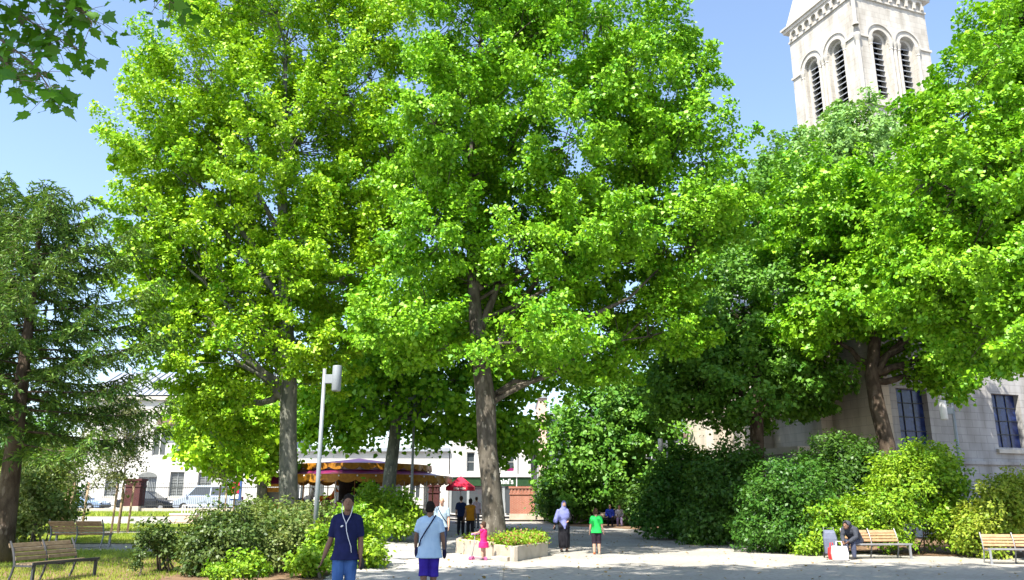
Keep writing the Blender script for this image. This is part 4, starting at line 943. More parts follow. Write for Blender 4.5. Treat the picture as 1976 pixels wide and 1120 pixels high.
for k in range(4):
    Mx = face_M(k); eps = .003 * k
    def rect(mb, u0, u1, v0, v1, w0, w1): mb.prism([(u0, v0), (u1, v0), (u1, v1), (u0, v1)], Mx @ Matrix.Translation((0, 0, w0)), w1 - w0)
    lo_u = 0 if k % 2 == 0 else TH; hi_u = TWD - lo_u
    zb = Zb + .26
    rect(wall, lo_u, OP[0][0], zb, Zi, 0, TH); rect(wall, OP[0][1], OP[1][0], zb, Zi, 0, TH); rect(wall, OP[1][1], hi_u, zb, Zi, 0, TH)
    rect(wall, OP[0][0], OP[0][1], zb, Zs, .12, TH); rect(wall, OP[1][0], OP[1][1], zb, Zs, .12, TH)
    top = Zc
    for a, b_ in OP:
        c = (a + b_) / 2; r = (b_ - a) / 2
        L = lo_u if a < 3 else TWD / 2; H2 = TWD / 2 if a < 3 else hi_u
        arc = [(c - r * math.cos(q), Zi + r * math.sin(q)) for q in np.linspace(0, math.pi, 17)]
        wall.prism([(L, Zi)] + arc + [(H2, Zi), (H2, top), (L, top)], Mx, TH)
        if k < 2:
            # hood mould and inner ring: raised arch bands
            for ro, ri, w0 in ((r + .62, r + .48, -.10), (r + .16, r, -.05)):
                out = [(c - ro * math.cos(q), Zi + ro * math.sin(q)) for q in np.linspace(0.02, math.pi - .02, 21)]
                inn = [(c - ri * math.cos(q), Zi + ri * math.sin(q)) for q in np.linspace(math.pi - .02, 0.02, 21)]
                if ro > r + .5:
                    lim_ = TWD / 2; out = [(min(max(p[0], 0), lim_) if a < 3 else max(p[0], lim_), p[1]) for p in out]
                trim.prism(out + inn, Mx @ Matrix.Translation((0, 0, w0)), -w0 + .02)
            # recessed inner order
            ro, ri = r - .003, r - .28
            out = [(c - ro * math.cos(q), Zi + ro * math.sin(q)) for q in np.linspace(0, math.pi, 17)]
            inn = [(c - ri * math.cos(q), Zi + ri * math.sin(q)) for q in np.linspace(math.pi, 0, 17)]
            trim.prism(out + inn, Mx @ Matrix.Translation((0, 0, .35)), TH - .36)
            rect(trim, a + .003, a + .28, Zs, Zi, .35, TH - .01); rect(trim, b_ - .28, b_ - .003, Zs, Zi, .35, TH - .01)
    if k < 2:
        # impost string between the openings and on the corners, colonnettes with capitals
        for u0, u1 in ((-.1, OP[0][0] - .02), (OP[0][1] + .02, OP[1][0] - .02), (OP[1][1] + .02, TWD + .1)):
            rect(trim, u0 + eps, u1 - eps, Zi - .14, Zi + .06, -.12 - eps, .05)
        for u in (OP[0][0] - .22, OP[0][1] + .2, (OP[0][1] + OP[1][0]) / 2, OP[1][0] - .2, OP[1][1] + .22):
            p = Mx @ Vector((u, 0, -.03))
            trim.tube([(p.x, p.y, Zs - .4), (p.x, p.y, Zi - .75)], .13, seg=10)
            trim.lathe([(.13, Zi - .75), (.17, Zi - .72), (.15, Zi - .6), (.24, Zi - .28), (.26, Zi - .15)], (p.x, p.y, 0), 10)
            trim.lathe([(.2, Zs - .6), (.2, Zs - .42), (.13, Zs - .36)], (p.x, p.y, 0), 10)
        # blind arcade under the cornice
        n_ = 9; wdt = TWD / n_
        for j in range(n_):
            u = j * wdt; rect(trim, u + wdt * .36, u + wdt * .64, Zc + .22, Zc + .62, -.26, .0)
            c = u + wdt; ro = wdt * .36
            if j < n_ - 1:
                arc = [(c - ro * math.cos(q), Zc + .62 + ro * .95 * math.sin(q)) for q in np.linspace(0, math.pi, 9)]
                trim.prism([(c - wdt / 2 + .001, Zc + .62)] + arc + [(c + wdt / 2 - .001, Zc + .62), (c + wdt / 2 - .001, Zc + 1.12), (c - wdt / 2 + .001, Zc + 1.12)], Mx @ Matrix.Translation((0, 0, -.26)), .26)
        rect(trim, -.02, TWD + .02, Zc + .0 + eps, Zc + .16, -.14 - eps, .0)
wall.build('belfry_wall', M['tower_stone'], t); trim.build('arches', M['tower_trim'], t)
for k in range(2):
    Mx = face_M(k)
    for a, b_ in OP:
        mb = MB(); mb.prism([(a + .29, Zs), (b_ - .29, Zs), (b_ - .29, Zi + .5), (a + .29, Zi + .5)], Mx @ Matrix.Translation((0, 0, TH + .06)), .02); op = mb.build('opening', M['black'], t)
        for j in range(11):
            z = Zs + .15 + j * .5
            lv = MB(); lv.add([Mx @ Vector(q) for q in ((a + .29, z, .40), (b_ - .29, z, .40), (b_ - .29, z + .34, TH), (a + .29, z + .34, TH), (a + .29, z + .07, .40), (b_ - .29, z + .07, .40), (b_ - .29, z + .41, TH), (a + .29, z + .41, TH))],
                              [(0, 1, 2, 3), (4, 7, 6, 5), (0, 4, 5, 1), (3, 2, 6, 7), (0, 3, 7, 4), (1, 5, 6, 2)])
            lv.build('louver', M['tower_trim'] if False else M['louver'], op)
mb = MB(); mb.tube([(-.06, -.06, Zc - 2.6), (-.06, -.06, Zc - .45)], .17, seg=10); mb.lathe([(.17, Zc - .45), (.3, Zc - .1), (.3, Zc)], (-.06, -.06, 0), 10); mb.lathe([(.26, Zc - 2.75), (.24, Zc - 2.6), (.17, Zc - 2.5)], (-.06, -.06, 0), 10)
mb.tube([(-.05, -.05, Zb + .3), (-.05, -.05, Zi - .6)], .17, seg=10); mb.lathe([(.17, Zi - .7), (.3, Zi - .2), (.3, Zi)], (-.05, -.05, 0), 10)
mb.build('corner_colonnette', M['tower_trim'], t)
mb = MB(); mb.box((TWD / 2, TWD / 2, Zc + .56), (TWD - .006, TWD - .006, 1.1)); mb.box((TWD / 2, TWD / 2, Zc + 1.27), (TWD + .75, TWD + .75, .30)); mb.box((TWD / 2, TWD / 2, Zc + 1.5), (TWD + 1.05, TWD + 1.05, .18))
mb.build('cornice', M['tower_trim'], t)
zs0 = Zc + 1.59; e = .2
mb = MB(); mb.add([(-e, -e, zs0), (TWD + e, -e, zs0), (TWD + e, TWD + e, zs0), (-e, TWD + e, zs0), (TWD / 2, TWD / 2, zs0 + 18)], [(0, 1, 4), (1, 2, 4), (2, 3, 4), (3, 0, 4), (0, 3, 2, 1)]); mb.build('spire', M['tower_stone'], t)

# ------------------------------------------------------------------ gate piers, fence, low walls
def pier(label, px0, px1, y, top, mat, cat='gate pier'):
    a = G((px0 + px1) / 2, y); w = (px1 - px0) / ppm(y); h = z_at(top, y) - a.z
    t = thing('brick_pier', label, cat, a, 0, 'brick gate piers')
    mb = MB(); mb.box((0, .35, h * .5), (w, .9, h - .02)); mb.build('shaft', mat, t)
    mb = MB(); mb.box((0, .35, .22), (w + .08, .98, .55)); mb.build('base', M['conc'], t)
    mb = MB(); mb.box((0, .35, h - .42), (w + .10, 1.0, .12)); mb.box((0, .35, h - .0), (w + .16, 1.06, .14))
    n = max(4, int(w / .22))
    for i in range(n): mb.box((-w / 2 + (i + .5) * w / n, -.115, h - .27), (.11, .06, .30))
    mb.build('cap', mat, t); return t
PY = 57.0
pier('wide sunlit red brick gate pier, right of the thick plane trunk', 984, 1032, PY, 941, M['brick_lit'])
pier('red brick pier, shade in its dark colour, beside the parked black car', 237, 266, PY, 926, M['brick_shaded'])
pier('shaded brick pier below the carousel right edge, left of the red parasol', 826, 846, PY, 938, M['brick_shaded'])
def iron_fence(label, xa, xb, y, h, gap=.13):
    za = gz((xa + xb) / 2, y)
    t = thing('iron_fence', label, 'fence', ((xa + xb) / 2, y, za), 0, 'iron railings along the street'); L = xb - xa
    mb = MB(); mb.box((0, 0, h - .28), (L, .045, .05)); mb.box((0, 0, .55), (L, .045, .05)); mb.build('rail', M['fence'], t)
    mb = MB(); n = int(L / gap)
    for i in range(n): 
        x = -L / 2 + (i + .5) * L / n; mb.box((x, 0, (h + .4) / 2), (.018, .018, h - .4)); mb.lathe([(.0, h + .10), (.028, h + .03), (.011, h)], (x, 0, 0), 4)
    tag(mb.build('pickets', M['fence'], t), kind='stuff')
    mb = MB(); mb.box((0, 0, .14), (L, .3, .42)); mb.build('plinth', M['conc'], t)
    return t
xg = lambda px: x_at(px, PY, 2)
iron_fence('black iron railing with pointed pickets before the parked cars, right of the dark pier', xg(267), xg(505), PY + .3, 2.0)
iron_fence('iron railing between the dark brick pier and the left edge', xg(-40), xg(236), PY + .3, 2.0)
iron_fence('iron railing behind the carousel', xg(506), xg(825), PY + .3, 2.0)
iron_fence('iron railing running into the shrubs, right of the sunlit brick pier', xg(1033), xg(1240), PY + .3, 2.0)
a = G(378, 49); t = thing('barrier', 'low white metal barrier on the grass below the parked van', 'barrier', a)
mb = MB(); mb.tube([(-.85, 0, .0), (-.85, 0, .72), (.85, 0, .72), (.85, 0, .0)], .035, seg=6); mb.build('frame', M['white'], t)
mb = MB()
for i in range(9): mb.tube([(-.68 + i * .17, 0, .05), (-.68 + i * .17, 0, .72)], .016, seg=5)
mb.build('bars', M['white'], t)
a = G(355, 43); t = thing('stone_block', 'long pale stone block bench behind the dark shrub', 'stone bench', a)
mb = MB(); mb.box((0, 0, .19), (1.3, .5, .38)); mb.build('base', M['render_pink'], t, bevel=.02)
mb = MB(); mb.box((0, 0, .42), (1.4, .56, .09)); mb.build('top', M['white'], t, bevel=.015)

# ------------------------------------------------------------------ cars
def car(label, px, y, z, pm, L, H, nose, rearx, face=1, van=False):
    a = Vector((x_at(px, y, z + .6), y, z)); t = thing('parked_car', label, 'car', a, 0 if face > 0 else math.pi, 'cars parked along the street')
    h2 = L / 2; belt = H * .60
    prof = [(-h2 + .05, .28), (-h2, .5), (-h2 + .04, belt * .9), (-h2 + .25, belt), (nose[0], belt), (h2 - .35, belt * .86), (h2 - .04, belt * .66), (h2, .45), (h2 - .06, .26)]
    Mx = Matrix(((1, 0, 0, 0), (0, 0, 1, -.84), (0, 1, 0, 0), (0, 0, 0, 1)))
    mb = MB(); mb.prism(prof, Mx, 1.68); b_ = mb.build('body', pm, t, bevel=.07)
    r0, r1, t0, t1 = rearx[0], nose[0], rearx[1], nose[1]
    mb = MB(); mb.add([(r0, -.80, belt - .02), (r1, -.80, belt - .02), (t1, -.60, H), (t0, -.60, H), (r0, .80, belt - .02), (r1, .80, belt - .02), (t1, .60, H), (t0, .60, H)],
                      [(0, 1, 2, 3), (4, 7, 6, 5), (0, 4, 5, 1), (3, 2, 6, 7), (0, 3, 7, 4), (1, 5, 6, 2)]); mb.build('cabin', pm, t, bevel=.05)
    # side glass: two panes each side, plus screens
    def sp(s, x, f, o=.02): 
        q = f; return (x, s * (.80 - .20 * q + o), belt - .02 + (H - belt + .02) * q)
    def xr(f): return r0 + (t0 - r0) * f
    def xf(f): return r1 + (t1 - r1) * f
    for s in (-1, 1):
        mid = (r0 + r1) / 2 + (.0 if van else -.1)
        for a0, a1 in (('r', mid - .05), (mid + .05, 'f')):
            lo, hi = .12, .86
            p = [sp(s, (xr(lo) + .14) if a0 == 'r' else a0, lo), sp(s, (xf(lo) - .14) if a1 == 'f' else a1, lo), sp(s, (xf(hi) - .10) if a1 == 'f' else a1, hi), sp(s, (xr(hi) + .10) if a0 == 'r' else a0, hi)]
            mb = MB(); q = [Vector(v) - Vector((0, s * .03, 0)) for v in p]; mb.add(p + q, [(0, 1, 2, 3), (4, 7, 6, 5), (0, 4, 5, 1), (1, 5, 6, 2), (2, 6, 7, 3), (3, 7, 4, 0)]); mb.build('side_window', M['win_dark'], t)
    for (xa, xb, nm, dx) in ((r1, t1, 'windscreen', .02), (r0, t0, 'rear_window', -.02)):
        f0, f1 = .12, .9; P_ = [(xa + (xb - xa) * f + dx, s * (.70 - .18 * f), belt + (H - belt) * f) for f, s in ((f0, -1), (f0, 1), (f1, 1), (f1, -1))]
        mb = MB(); mb.add(P_ + [(x - dx * 2, y_, z_) for x, y_, z_ in P_], [(0, 1, 2, 3), (4, 7, 6, 5), (0, 4, 5, 1), (1, 5, 6, 2), (2, 6, 7, 3), (3, 7, 4, 0)]); mb.build(nm, M['win_dark'], t)
    for x in (-h2 + .78, h2 - .82):
        for s in (-1, 1):
            mb = MB(); Rm = Matrix.Rotation(R(90), 3, 'X')
            pr = [(.20, -.10), (.29, -.10), (.315, -.07), (.315, .07), (.29, .10), (.20, .10)]
            q = MB(); q.lathe(pr, (0, 0, 0), 18, closed=True); mb.add([Rm @ Vector(v) + Vector((x, s * .80, .315)) for v in q.v], q.f); w = mb.build('wheel', M['tyre'], t, True)
            q = MB(); q.lathe([(.0, .06), (.05, .075), (.19, .05), (.205, .08), (.205, -.08), (.0, -.08)], (0, 0, 0), 18); mb = MB(); mb.add([Rm @ Vector((v[0], v[1], -v[2] if s > 0 else v[2])) + Vector((x, s * .80, .315)) for v in q.v], q.f); mb.build('rim', M['alloy'], w)
    for s in (-1, 1):
        mb = MB(); mb.ell((h2 - .12, s * .62, belt * .74), (.13, .17, .07)); mb.build('headlight', M['lamp_white'], t, True)
        mb = MB(); mb.box((-h2 + .03, s * .66, belt * .86), (.08, .18, .22)); mb.build('tail_light', M['dark_red'], t)
        mb = MB(); mb.box((r1 - .12, s * .93, belt + .06), (.12, .16, .12)); mb.build('mirror', pm, t, bevel=.02)
    mb = MB(); mb.box((h2 - .02, 0, .42), (.1, 1.5, .16)); mb.box((-h2 + .02, 0, .42), (.1, 1.5, .16)); mb.build('bumper', M['dark_steel'], t)
    return t
YC = 61.0; zc = gz(-30, YC) + .03
car('pale blue parked car whose front wheel shows left of the dark brick pier', 150, YC, zc, paint('blue_car_paint', (.22, .32, .48)), 4.2, 1.45, (.75, .1), (-1.9, -1.2))
car('black parked car behind the iron railing, right of the dark brick pier', 287, YC, zc, paint('black_car_paint', (.008, .012, .022)), 4.1, 1.45, (1.0, .1), (-1.8, -1.1))
car('silver blue parked van behind the white barrier', 402, YC, zc, paint('silver_car_paint', (.40, .47, .58)), 4.6, 1.85, (-1.45 + 2.9, .75), (-2.15, -1.95), -1, True)

# advert panel by the railing
a = G(452, 56.3); t = thing('poster_panel', 'small red and blue poster panel on a post, at the left of the booth', 'poster', a)
mb = MB(); mb.tube([(0, 0, 0), (0, 0, .9)], .04, seg=8); mb.build('post', M['blue_paint'], t)
mb = MB(); mb.box((0, 0, 1.55), (.72, .10, 1.3)); mb.build('frame', M['blue_paint'], t, bevel=.02)
mb = MB(); mb.box((-.06, -.06, 1.72), (.52, .03, .72)); mb.box((-.06, -.06, 1.15), (.52, .03, .3), mi=1); mb.build('poster', [M['red_canvas'], M['white']], t)

# ------------------------------------------------------------------ carousel
YK = 51.0; kc = G(688, YK); kc = Vector((kc.x, YK, gz(kc.x, YK)))
t = thing('carousel', 'round fairground carousel with purple canopy and gold scalloped rims', 'carousel', kc)
def kz(py): return z_at(py, YK - 5) - kc.z
R1, R2 = 5.65, 4.2
zl0, zl1, zu0, zu1, ztp = kz(929), kz(918), kz(906), kz(895), kz(878)
mb = MB(); mb.lathe([(R1 - .5, 0), (R1 - .45, .22), (0, .22)], seg=48); mb.build('platform', M['stone_trim'], t)
mb = MB(); mb.lathe([(R1 + .05, zl1), (R2 + .02, zu0 + .02), (R2, zu0), (R1 - .1, zl1 - .06)], seg=24, closed=True); mb.build('lower_canopy', M['magenta'], t)
mb = MB(); mb.lathe([(R2 + .25, zu1), (1.2, ztp - .1), (.25, ztp + .02), (.0, ztp + .05)], seg=24); mb.lathe([(R2 + .2, zu1 - .05), (.0, ztp - .2)], seg=24); mb.build('upper_canopy', M['purple'], t)
def valance(rad, z1, z0, n):
    mb = MB(); N = n * 8; vs = []; fs = []
    for i in range(N):
        a_ = 2 * math.pi * i / N; drop = .16 * abs(math.sin(math.pi * i / 8)) ** .7; rr = rad + .03 * math.cos(2 * math.pi * i / (N / 24))
        for r_, z_ in ((rr, z1), (rr + .03, z0 - drop + .08), (rr - .02, z0 - drop + .08), (rr - .05, z1)): vs.append((r_ * math.cos(a_), r_ * math.sin(a_), z_))
    for i in range(N):
        j = (i + 1) % N
        for k in range(4): k2 = (k + 1) % 4; fs.append((i * 4 + k, i * 4 + k2, j * 4 + k2, j * 4 + k))
    mb.add(vs, fs); return mb
valance(R1 + .08, zl1 + .08, zl0, 40).build('lower_valance', M['gold'], t)
valance(R2 + .28, zu1 + .08, zu0 + .1, 32).build('upper_valance', M['gold'], t)
mb = MB(); mb.lathe([(1.15, .2), (1.15, zl0 - .1), (1.35, zl1)], seg=20); mb.build('centre_drum', M['fringe'], t, True)
for i in range(14):
    a_ = 2 * math.pi * (i + .3) / 14; mb = MB(); p = (4.6 * math.cos(a_), 4.6 * math.sin(a_)); mb.tube([(p[0], p[1], .2), (p[0], p[1], zl1)], .04, seg=8); mb.build('pole', M['alloy'] if i % 3 else M['gold'], t)
for i in range(36):
    a_ = 2 * math.pi * i / 36; mb = MB(); mb.ell(((R1 + .16) * math.cos(a_), (R1 + .16) * math.sin(a_), zl1 - .02), (.05, .05, .05), 6, 5); mb.build('bulb', M['white'], t, True)
ride = [('ride_car', M['orange'], 200), ('ride_car', M['blue_paint'], 232), ('ride_car', M['magenta'], 262), ('ride_car', M['gold'], 292), ('ride_car', M['blue_paint'], 325)]
for nm, mm, ang in ride:
    a_ = R(ang); c = Vector((4.0 * math.cos(a_), 4.0 * math.sin(a_), .22)); d = a_ + math.pi / 2
    Rz = Matrix.Rotation(d, 3, 'Z'); mb = MB()
    pr = [(-.75, .12), (-.8, .45), (-.55, .62), (-.45, .92), (-.35, .6), (.15, .55), (.28, .78), (.33, .55), (.75, .42), (.82, .14)]
    q = MB(); q.prism(pr, Matrix(((1, 0, 0, 0), (0, 0, 1, -.36), (0, 1, 0, 0), (0, 0, 0, 1))), .72); mb.add([c + Rz @ Vector(v) for v in q.v], q.f); rc = mb.build(nm, mm, t, bevel=.04)
    for x in (-.48, .5):
        mb = MB(); q = MB(); q.lathe([(.0, -.4), (.16, -.4), (.17, -.34), (.17, .34), (.16, .4), (0, .4)], seg=12); mb.add([c + Rz @ (Matrix.Rotation(R(90), 3, 'X') @ Vector(v) + Vector((x, 0, .16))) for v in q.v], q.f); mb.build('wheel', M['tyre'], rc)
for i, (mm, ang) in enumerate(((M['white'], 215), (M['orange'], 247), (M['white'], 277), (M['gold'], 308))):
    a_ = R(ang); c = Vector((3.1 * math.cos(a_), 3.1 * math.sin(a_), .55)); Rz = Matrix.Rotation(a_ + math.pi / 2, 3, 'Z'); q = MB()
    q.tube([(-.42, 0, .55), (-.2, 0, .52), (.15, 0, .52), (.36, 0, .62)], [.15, .2, .18, .15], seg=10, caps='round')
    q.tube([(.32, 0, .62), (.5, 0, .95), (.55, 0, 1.05)], [.13, .09, .09], seg=8, caps='round'); q.tube([(.52, 0, 1.06), (.72, 0, .92)], [.09, .05], seg=8, caps='round')
    for x in (-.36, .28):
        for s in (-1, 1): q.tube([(x, s * .09, .5), (x + (.12 if x > 0 else -.1), s * .1, .26), (x + (.02 if x > 0 else -.16), s * .1, .02)], [.07, .045, .03], seg=6)
    q.tube([(-.5, 0, .55), (-.66, 0, .4), (-.68, 0, .2)], [.05, .06, .02], seg=6)
    mb = MB(); mb.add([c + Rz @ Vector(v) for v in q.v], q.f); hs = mb.build('wooden_horse', mm, t, True)
    mb = MB(); mb.tube([c + Vector((0, 0, .2)), c + Vector((0, 0, zl1 - .5))], .025, seg=6); mb.build('brass_pole', M['gold'], hs)
b0_ = G(522, 46.5); t = thing('ticket_booth', 'small gold framed booth with dark window at the left of the carousel', 'kiosk', b0_)
mb = MB()
for x in (-.55, .55):
    for y in (-.45, .45): mb.box((x, y, .95), (.1, .1, 1.9))
mb.box((0, 0, 1.86), (1.3, 1.1, .14)); mb.box((0, -.45, 1.62), (1.0, .06, .25)); mb.build('frame', M['gold'], t)
mb = MB(); mb.box((0, 0, .42), (1.0, .8, .84)); mb.build('counter', M['orange'], t, bevel=.03)
mb = MB(); mb.box((0, 0, 1.2), (1.0, .8, .7)); mb.build('window', M['win_dark'], t)
mb = MB(); mb.add([(-.75, -.65, 1.95), (.75, -.65, 1.95), (.75, .65, 1.95), (-.75, .65, 1.95), (0, 0, 2.6)], [(0, 1, 4), (1, 2, 4), (2, 3, 4), (3, 0, 4), (0, 3, 2, 1)]); mb.build('roof', M['magenta'], t)

# ------------------------------------------------------------------ red parasol
a = G(888, 52.5); t = thing('parasol', 'red square parasol with white marks on its edge, over the gateway', 'parasol', a)
zr = z_at(944, 52.5) - a.z; ztop = z_at(919, 52.5) - a.z; w = .88
mb = MB(); mb.add([(-w, -w, zr + .12), (w, -w, zr + .12), (w, w, zr + .12), (-w, w, zr + .12), (0, 0, ztop)], [(0, 1, 4), (1, 2, 4), (2, 3, 4), (3, 0, 4), (0, 3, 2, 1)])
cn = mb.build('canopy', M['red_canvas'], t)
mb = MB()
for rz_ in range(4): mb.add([Matrix.Rotation(rz_ * math.pi / 2, 3, 'Z') @ Vector(v) for v in ((-w, -w, zr + .12), (w, -w, zr + .12), (w, -w, zr - .1), (-w, -w, zr - .1), (-w, -w + .015, zr + .12), (w, -w + .015, zr + .12), (w, -w + .015, zr - .1), (-w, -w + .015, zr - .1))], [(0, 1, 2, 3), (4, 7, 6, 5), (3, 2, 6, 7), (0, 4, 5, 1)])
mb.build('valance', M['red_canvas'], cn)
mb = MB(); random.seed(3); x = -.36
while x < .36:
    ww_ = random.choice((.05, .08, .06)); hh = random.choice((.10, .14, .12)); mb.box((x, -w - .012, zr + .02), (ww_, .01, hh)); x += ww_ + .03
mb.build('white_marks', M['white'], cn)
mb = MB(); mb.tube([(0, 0, 0), (0, 0, ztop)], .03, seg=8); mb.build('pole', M['lamp_white'], t)
mb = MB(); mb.box((0, 0, .06), (.6, .6, .12)); mb.build('foot', M['conc'], t)

# ------------------------------------------------------------------ lamp posts
def lamp(label, px, y, top, r, head, side=1, hcol='lamp_steel'):
    a = G(px, y); h = z_at(top, y) - a.z; t = thing('lamp_post', label, 'street lamp', a, 0, 'cylinder lamp posts of the square')
    mb = MB(); mb.tube([(0, 0, -.05), (0, 0, h * .45), (0, 0, h)], [r, r * .9, r * .7], seg=14); mb.lathe([(r * 2.0, 0), (r * 2.0, .04), (r * 1.2, .07)], seg=14); mb.build('pole', M['lamp_steel'], t, True)
    if head:
        x = side * .34
        mb = MB(); mb.box((side * .15, 0, h - .28), (.26, .09, .24)); mb.build('bracket', M['lamp_steel'], t, bevel=.01)
        mb = MB(); mb.lathe([(0, h + .08), (.115, h + .08), (.122, h + .06), (.122, h - .58), (.11, h - .60), (0, h - .60)], (x, 0, 0), 20); mb.build('lamp_head', M[hcol], t, True)
    return t
lamp('tall grey lamp post with cylinder lamp head, left of the man in navy', 604, 21.5, 712, .066, True)
lamp('slim lamp post before the carousel right half, its top lost in leaves', 792, 41, 760, .075, True, -1)
lp_ = lamp('lamp post with white cylinder head hung on the left, before the church wall', 1876, 29, 778, .07, True, -1, 'lamp_white')
lamp('slim pale lamp post standing among shrubs in the middle distance', 1295, 43, 850, .065, True, -1)

# small green bin at the path bend
a = G(1248, 43); t = thing('litter_bin', 'small pale green bin at the shrub edge, in the bend of the path', 'bin', a)
mb = MB(); mb.lathe([(0, 0), (.20, 0), (.22, .75), (.24, .78), (.24, .82), (.19, .82), (.18, .5), (0, .5)], seg=16); mb.build('body', pmat('bin_green', (.32, .45, .40)), t, True)
mb = MB(); mb.lathe([(.245, .62), (.26, .63), (.26, .68), (.245, .69)], seg=16); mb.build('band', M['dark_steel'], t)

# ------------------------------------------------------------------ benches
def bench(label, loc, rz, wood):
    """slatted bench: faces local -Y; the seat reaches a little past the back at one end"""
    t = thing('park_bench', label, 'bench', loc, rz, 'slatted wooden park benches')
    steel = M['bench_steel'] if wood is M['bench_wood'] else M['dark_steel']  # shade-coloured benches get darker steel too
    bw = MB(); n = 4
    for i in range(n):
        z = .50 + i * .088; y = .20 + .035 * i + .012 * i * i
        for a, b_ in ((-.88, -.02), (.02, .88)):
            bw.box(((a + b_) / 2, y, z + .04), (b_ - a, .028, .074 if i < n - 1 else .10), rot=Matrix.Rotation(R(-16 - 3 * i), 3, 'X'))
    bw.build('backrest', wood, t, bevel=.006)
    sw = MB()
    for i in range(5): sw.box((.08, -.24 + i * .092, .435 - (.012 if i in (1, 2, 3) else 0)), (1.92, .078, .034))
    sw.build('seat', wood, t, bevel=.006)
    for x in (-.88, 0, .88):
        f = MB()
        f.tube([(x, .34, .0), (x, .25, .22), (x, .20, .41), (x, .23, .55), (x, .29, .72), (x, .39, .90)], [.028, .028, .03, .028, .026, .022], [.02] * 6, seg=8, side=(0, 1, 0))
        f.beam((x, .22, .40), (x, -.28, .40), .04, .035)
        f.build('side_frame', steel, t)
    t.scale = (.94, .94, .92)
    for x in (-.84, .98):
        f = MB(); f.box((x, -.27, .215), (.06, .05, .43)); f.box((x, -.27, .012), (.10, .09, .024)); f.build('leg', steel, t)
    f = MB(); f.box((.08, -.285, .445), (1.96, .03, .05)); f.build('seat_edge', steel, t)
    return t
def near(px, y, dz=0): return G(px, y)
b_near = bench('bench in wood darkened for shade, seen from its side in the lower left corner, nearest the camera', G(99, 16.5), R(76), M['bench_wood_shaded'])
bench('light wooden bench seen from behind, on the path across the lawn', G(153, 25.6), R(176), M['bench_wood'])
bench('bench end showing behind the leaning spruce trunk at the left edge', G(-22, 28.5), R(186), M['bench_wood'])
bench('sunlit wooden bench where the hunched person with bags sits', G(1691, 24.8) , R(4), M['bench_wood'])
b_end = bench('sunlit wooden bench cut off by the right edge of the picture', G(1968, 22.6), R(-14), M['bench_wood'])
bench('bench in deep shade under the shrubs, where two people sit', G(1185, 49.5), R(-8), M['bench_wood_shaded'])

b_near.scale = (.87, .87, .88); b_end.scale = (.88, .88, .88)

# ------------------------------------------------------------------ planter round the big tree
pc = Vector((-.45, 26.4, 0))
t = thing('tree_planter', 'low angular concrete planter round the thick plane trunk', 'planter', pc)
def pp(px, y): g = G(px, y); return (g.x - pc.x, g.y - pc.y)
OUT = [pp(879, 26.9), pp(952, 24.5), pp(992, 23.5), pp(1058, 25.9), pp(1040, 29.0), pp(965, 30.2), pp(893, 29.4)]
def seg_wall(a, b_, h, th=.13, g0_=0.0, g1_=0.0):
    a = Vector(a + (0,)); b_ = Vector(b_ + (0,)); d = (b_ - a).normalized(); nrm = Vector((-d.y, d.x, 0))
    a = a + d * g0_; b_ = b_ - d * g1_
    mb = MB(); Mx = Matrix(((d.x, nrm.x, 0, a.x), (d.y, nrm.y, 0, a.y), (0, 0, 1, -.03), (0, 0, 0, 1)))
    L = (b_ - a).length; mb.add([Mx @ Vector(q) for q in ((0, 0, 0), (L, 0, 0), (L, th, 0), (0, th, 0), (0, 0, h), (L, 0, h), (L, th, h), (0, th, h))], [(0, 1, 5, 4), (1, 2, 6, 5), (2, 3, 7, 6), (3, 0, 4, 7), (4, 5, 6, 7), (0, 3, 2, 1)])
    return mb
for i in range(len(OUT)):
    o = seg_wall(OUT[i], OUT[(i + 1) % len(OUT)], .50 if i in (0, 5, 6) else .44, g0_=.005, g1_=.10 if i == 0 else .005).build('wall_panel', M['conc'], t, bevel=.012)
mb = MB(); cxy = (sum(p[0] for p in OUT) / 7, sum(p[1] for p in OUT) / 7)
ins = [(cxy[0] + (p[0] - cxy[0]) * .955, cxy[1] + (p[1] - cxy[1]) * .955) for p in OUT]
mb.prism(ins, Matrix.Translation((0, 0, .0)), .37); mb.build('soil', M['soil'], t)
mb = MB(); q = pp(972, 23.95); mb.box((q[0], q[1], .06), (.55, .5, .12), rz=R(-32)); mb.build('step', M['conc'], t, bevel=.01)
# plants in it, a mound of low leafy stems: one mesh with yellow, green and reddish leaves
def in_poly(x, y, P):
    r = False; j = len(P) - 1
    for i in range(len(P)):
        if (P[i][1] > y) != (P[j][1] > y) and x < (P[j][0] - P[i][0]) * (y - P[i][1]) / (P[j][1] - P[i][1]) + P[i][0]: r = not r
        j = i
    return r
pts = []
while len(pts) < 330:
    x, y = RNG.uniform(-2.3, 2.3), RNG.uniform(-3.2, 3.6)
    if in_poly(x, y, ins) and math.hypot(x + .1, y - .6) > .62 and (x > -.15 or RNG.random() < .25): pts.append((x, y, .42 + .16 * RNG.random() * (1.35 if x > 0 else .4)))
P = np.array(pts); n_ = len(P); i_ = np.repeat(np.arange(n_), 34); N = len(i_)
pos = P[i_] + RNG.normal(size=(N, 3)) * np.array([.11, .11, .06])
pos[:, 2] = np.maximum(pos[:, 2], .39)
half = RNG.random(N) < .72
for nm, mk, mm in (('flower_plants', half, M['bright_shrub_leaf']), ('reddish_plants', ~half, leaf_mat('reddish_leaf', (.16, .10, .03), (.42, .20, .09), .3, patch=1.5))):
    K_ = mk.sum(); ob = leaf_object(nm, pos[mk] + np.array(tuple(pc)), np.array([0, -.2, .8]) + .6 * RNG.normal(size=(K_, 3)), .075 * (.6 + .8 * RNG.random(K_)), mm, None, LEAF4)
    tag(ob, 'yellow green leafy plants filling the concrete planter' if nm == 'flower_plants' else 'reddish flowering plants among the green ones in the planter', 'plants', None, 'stuff')

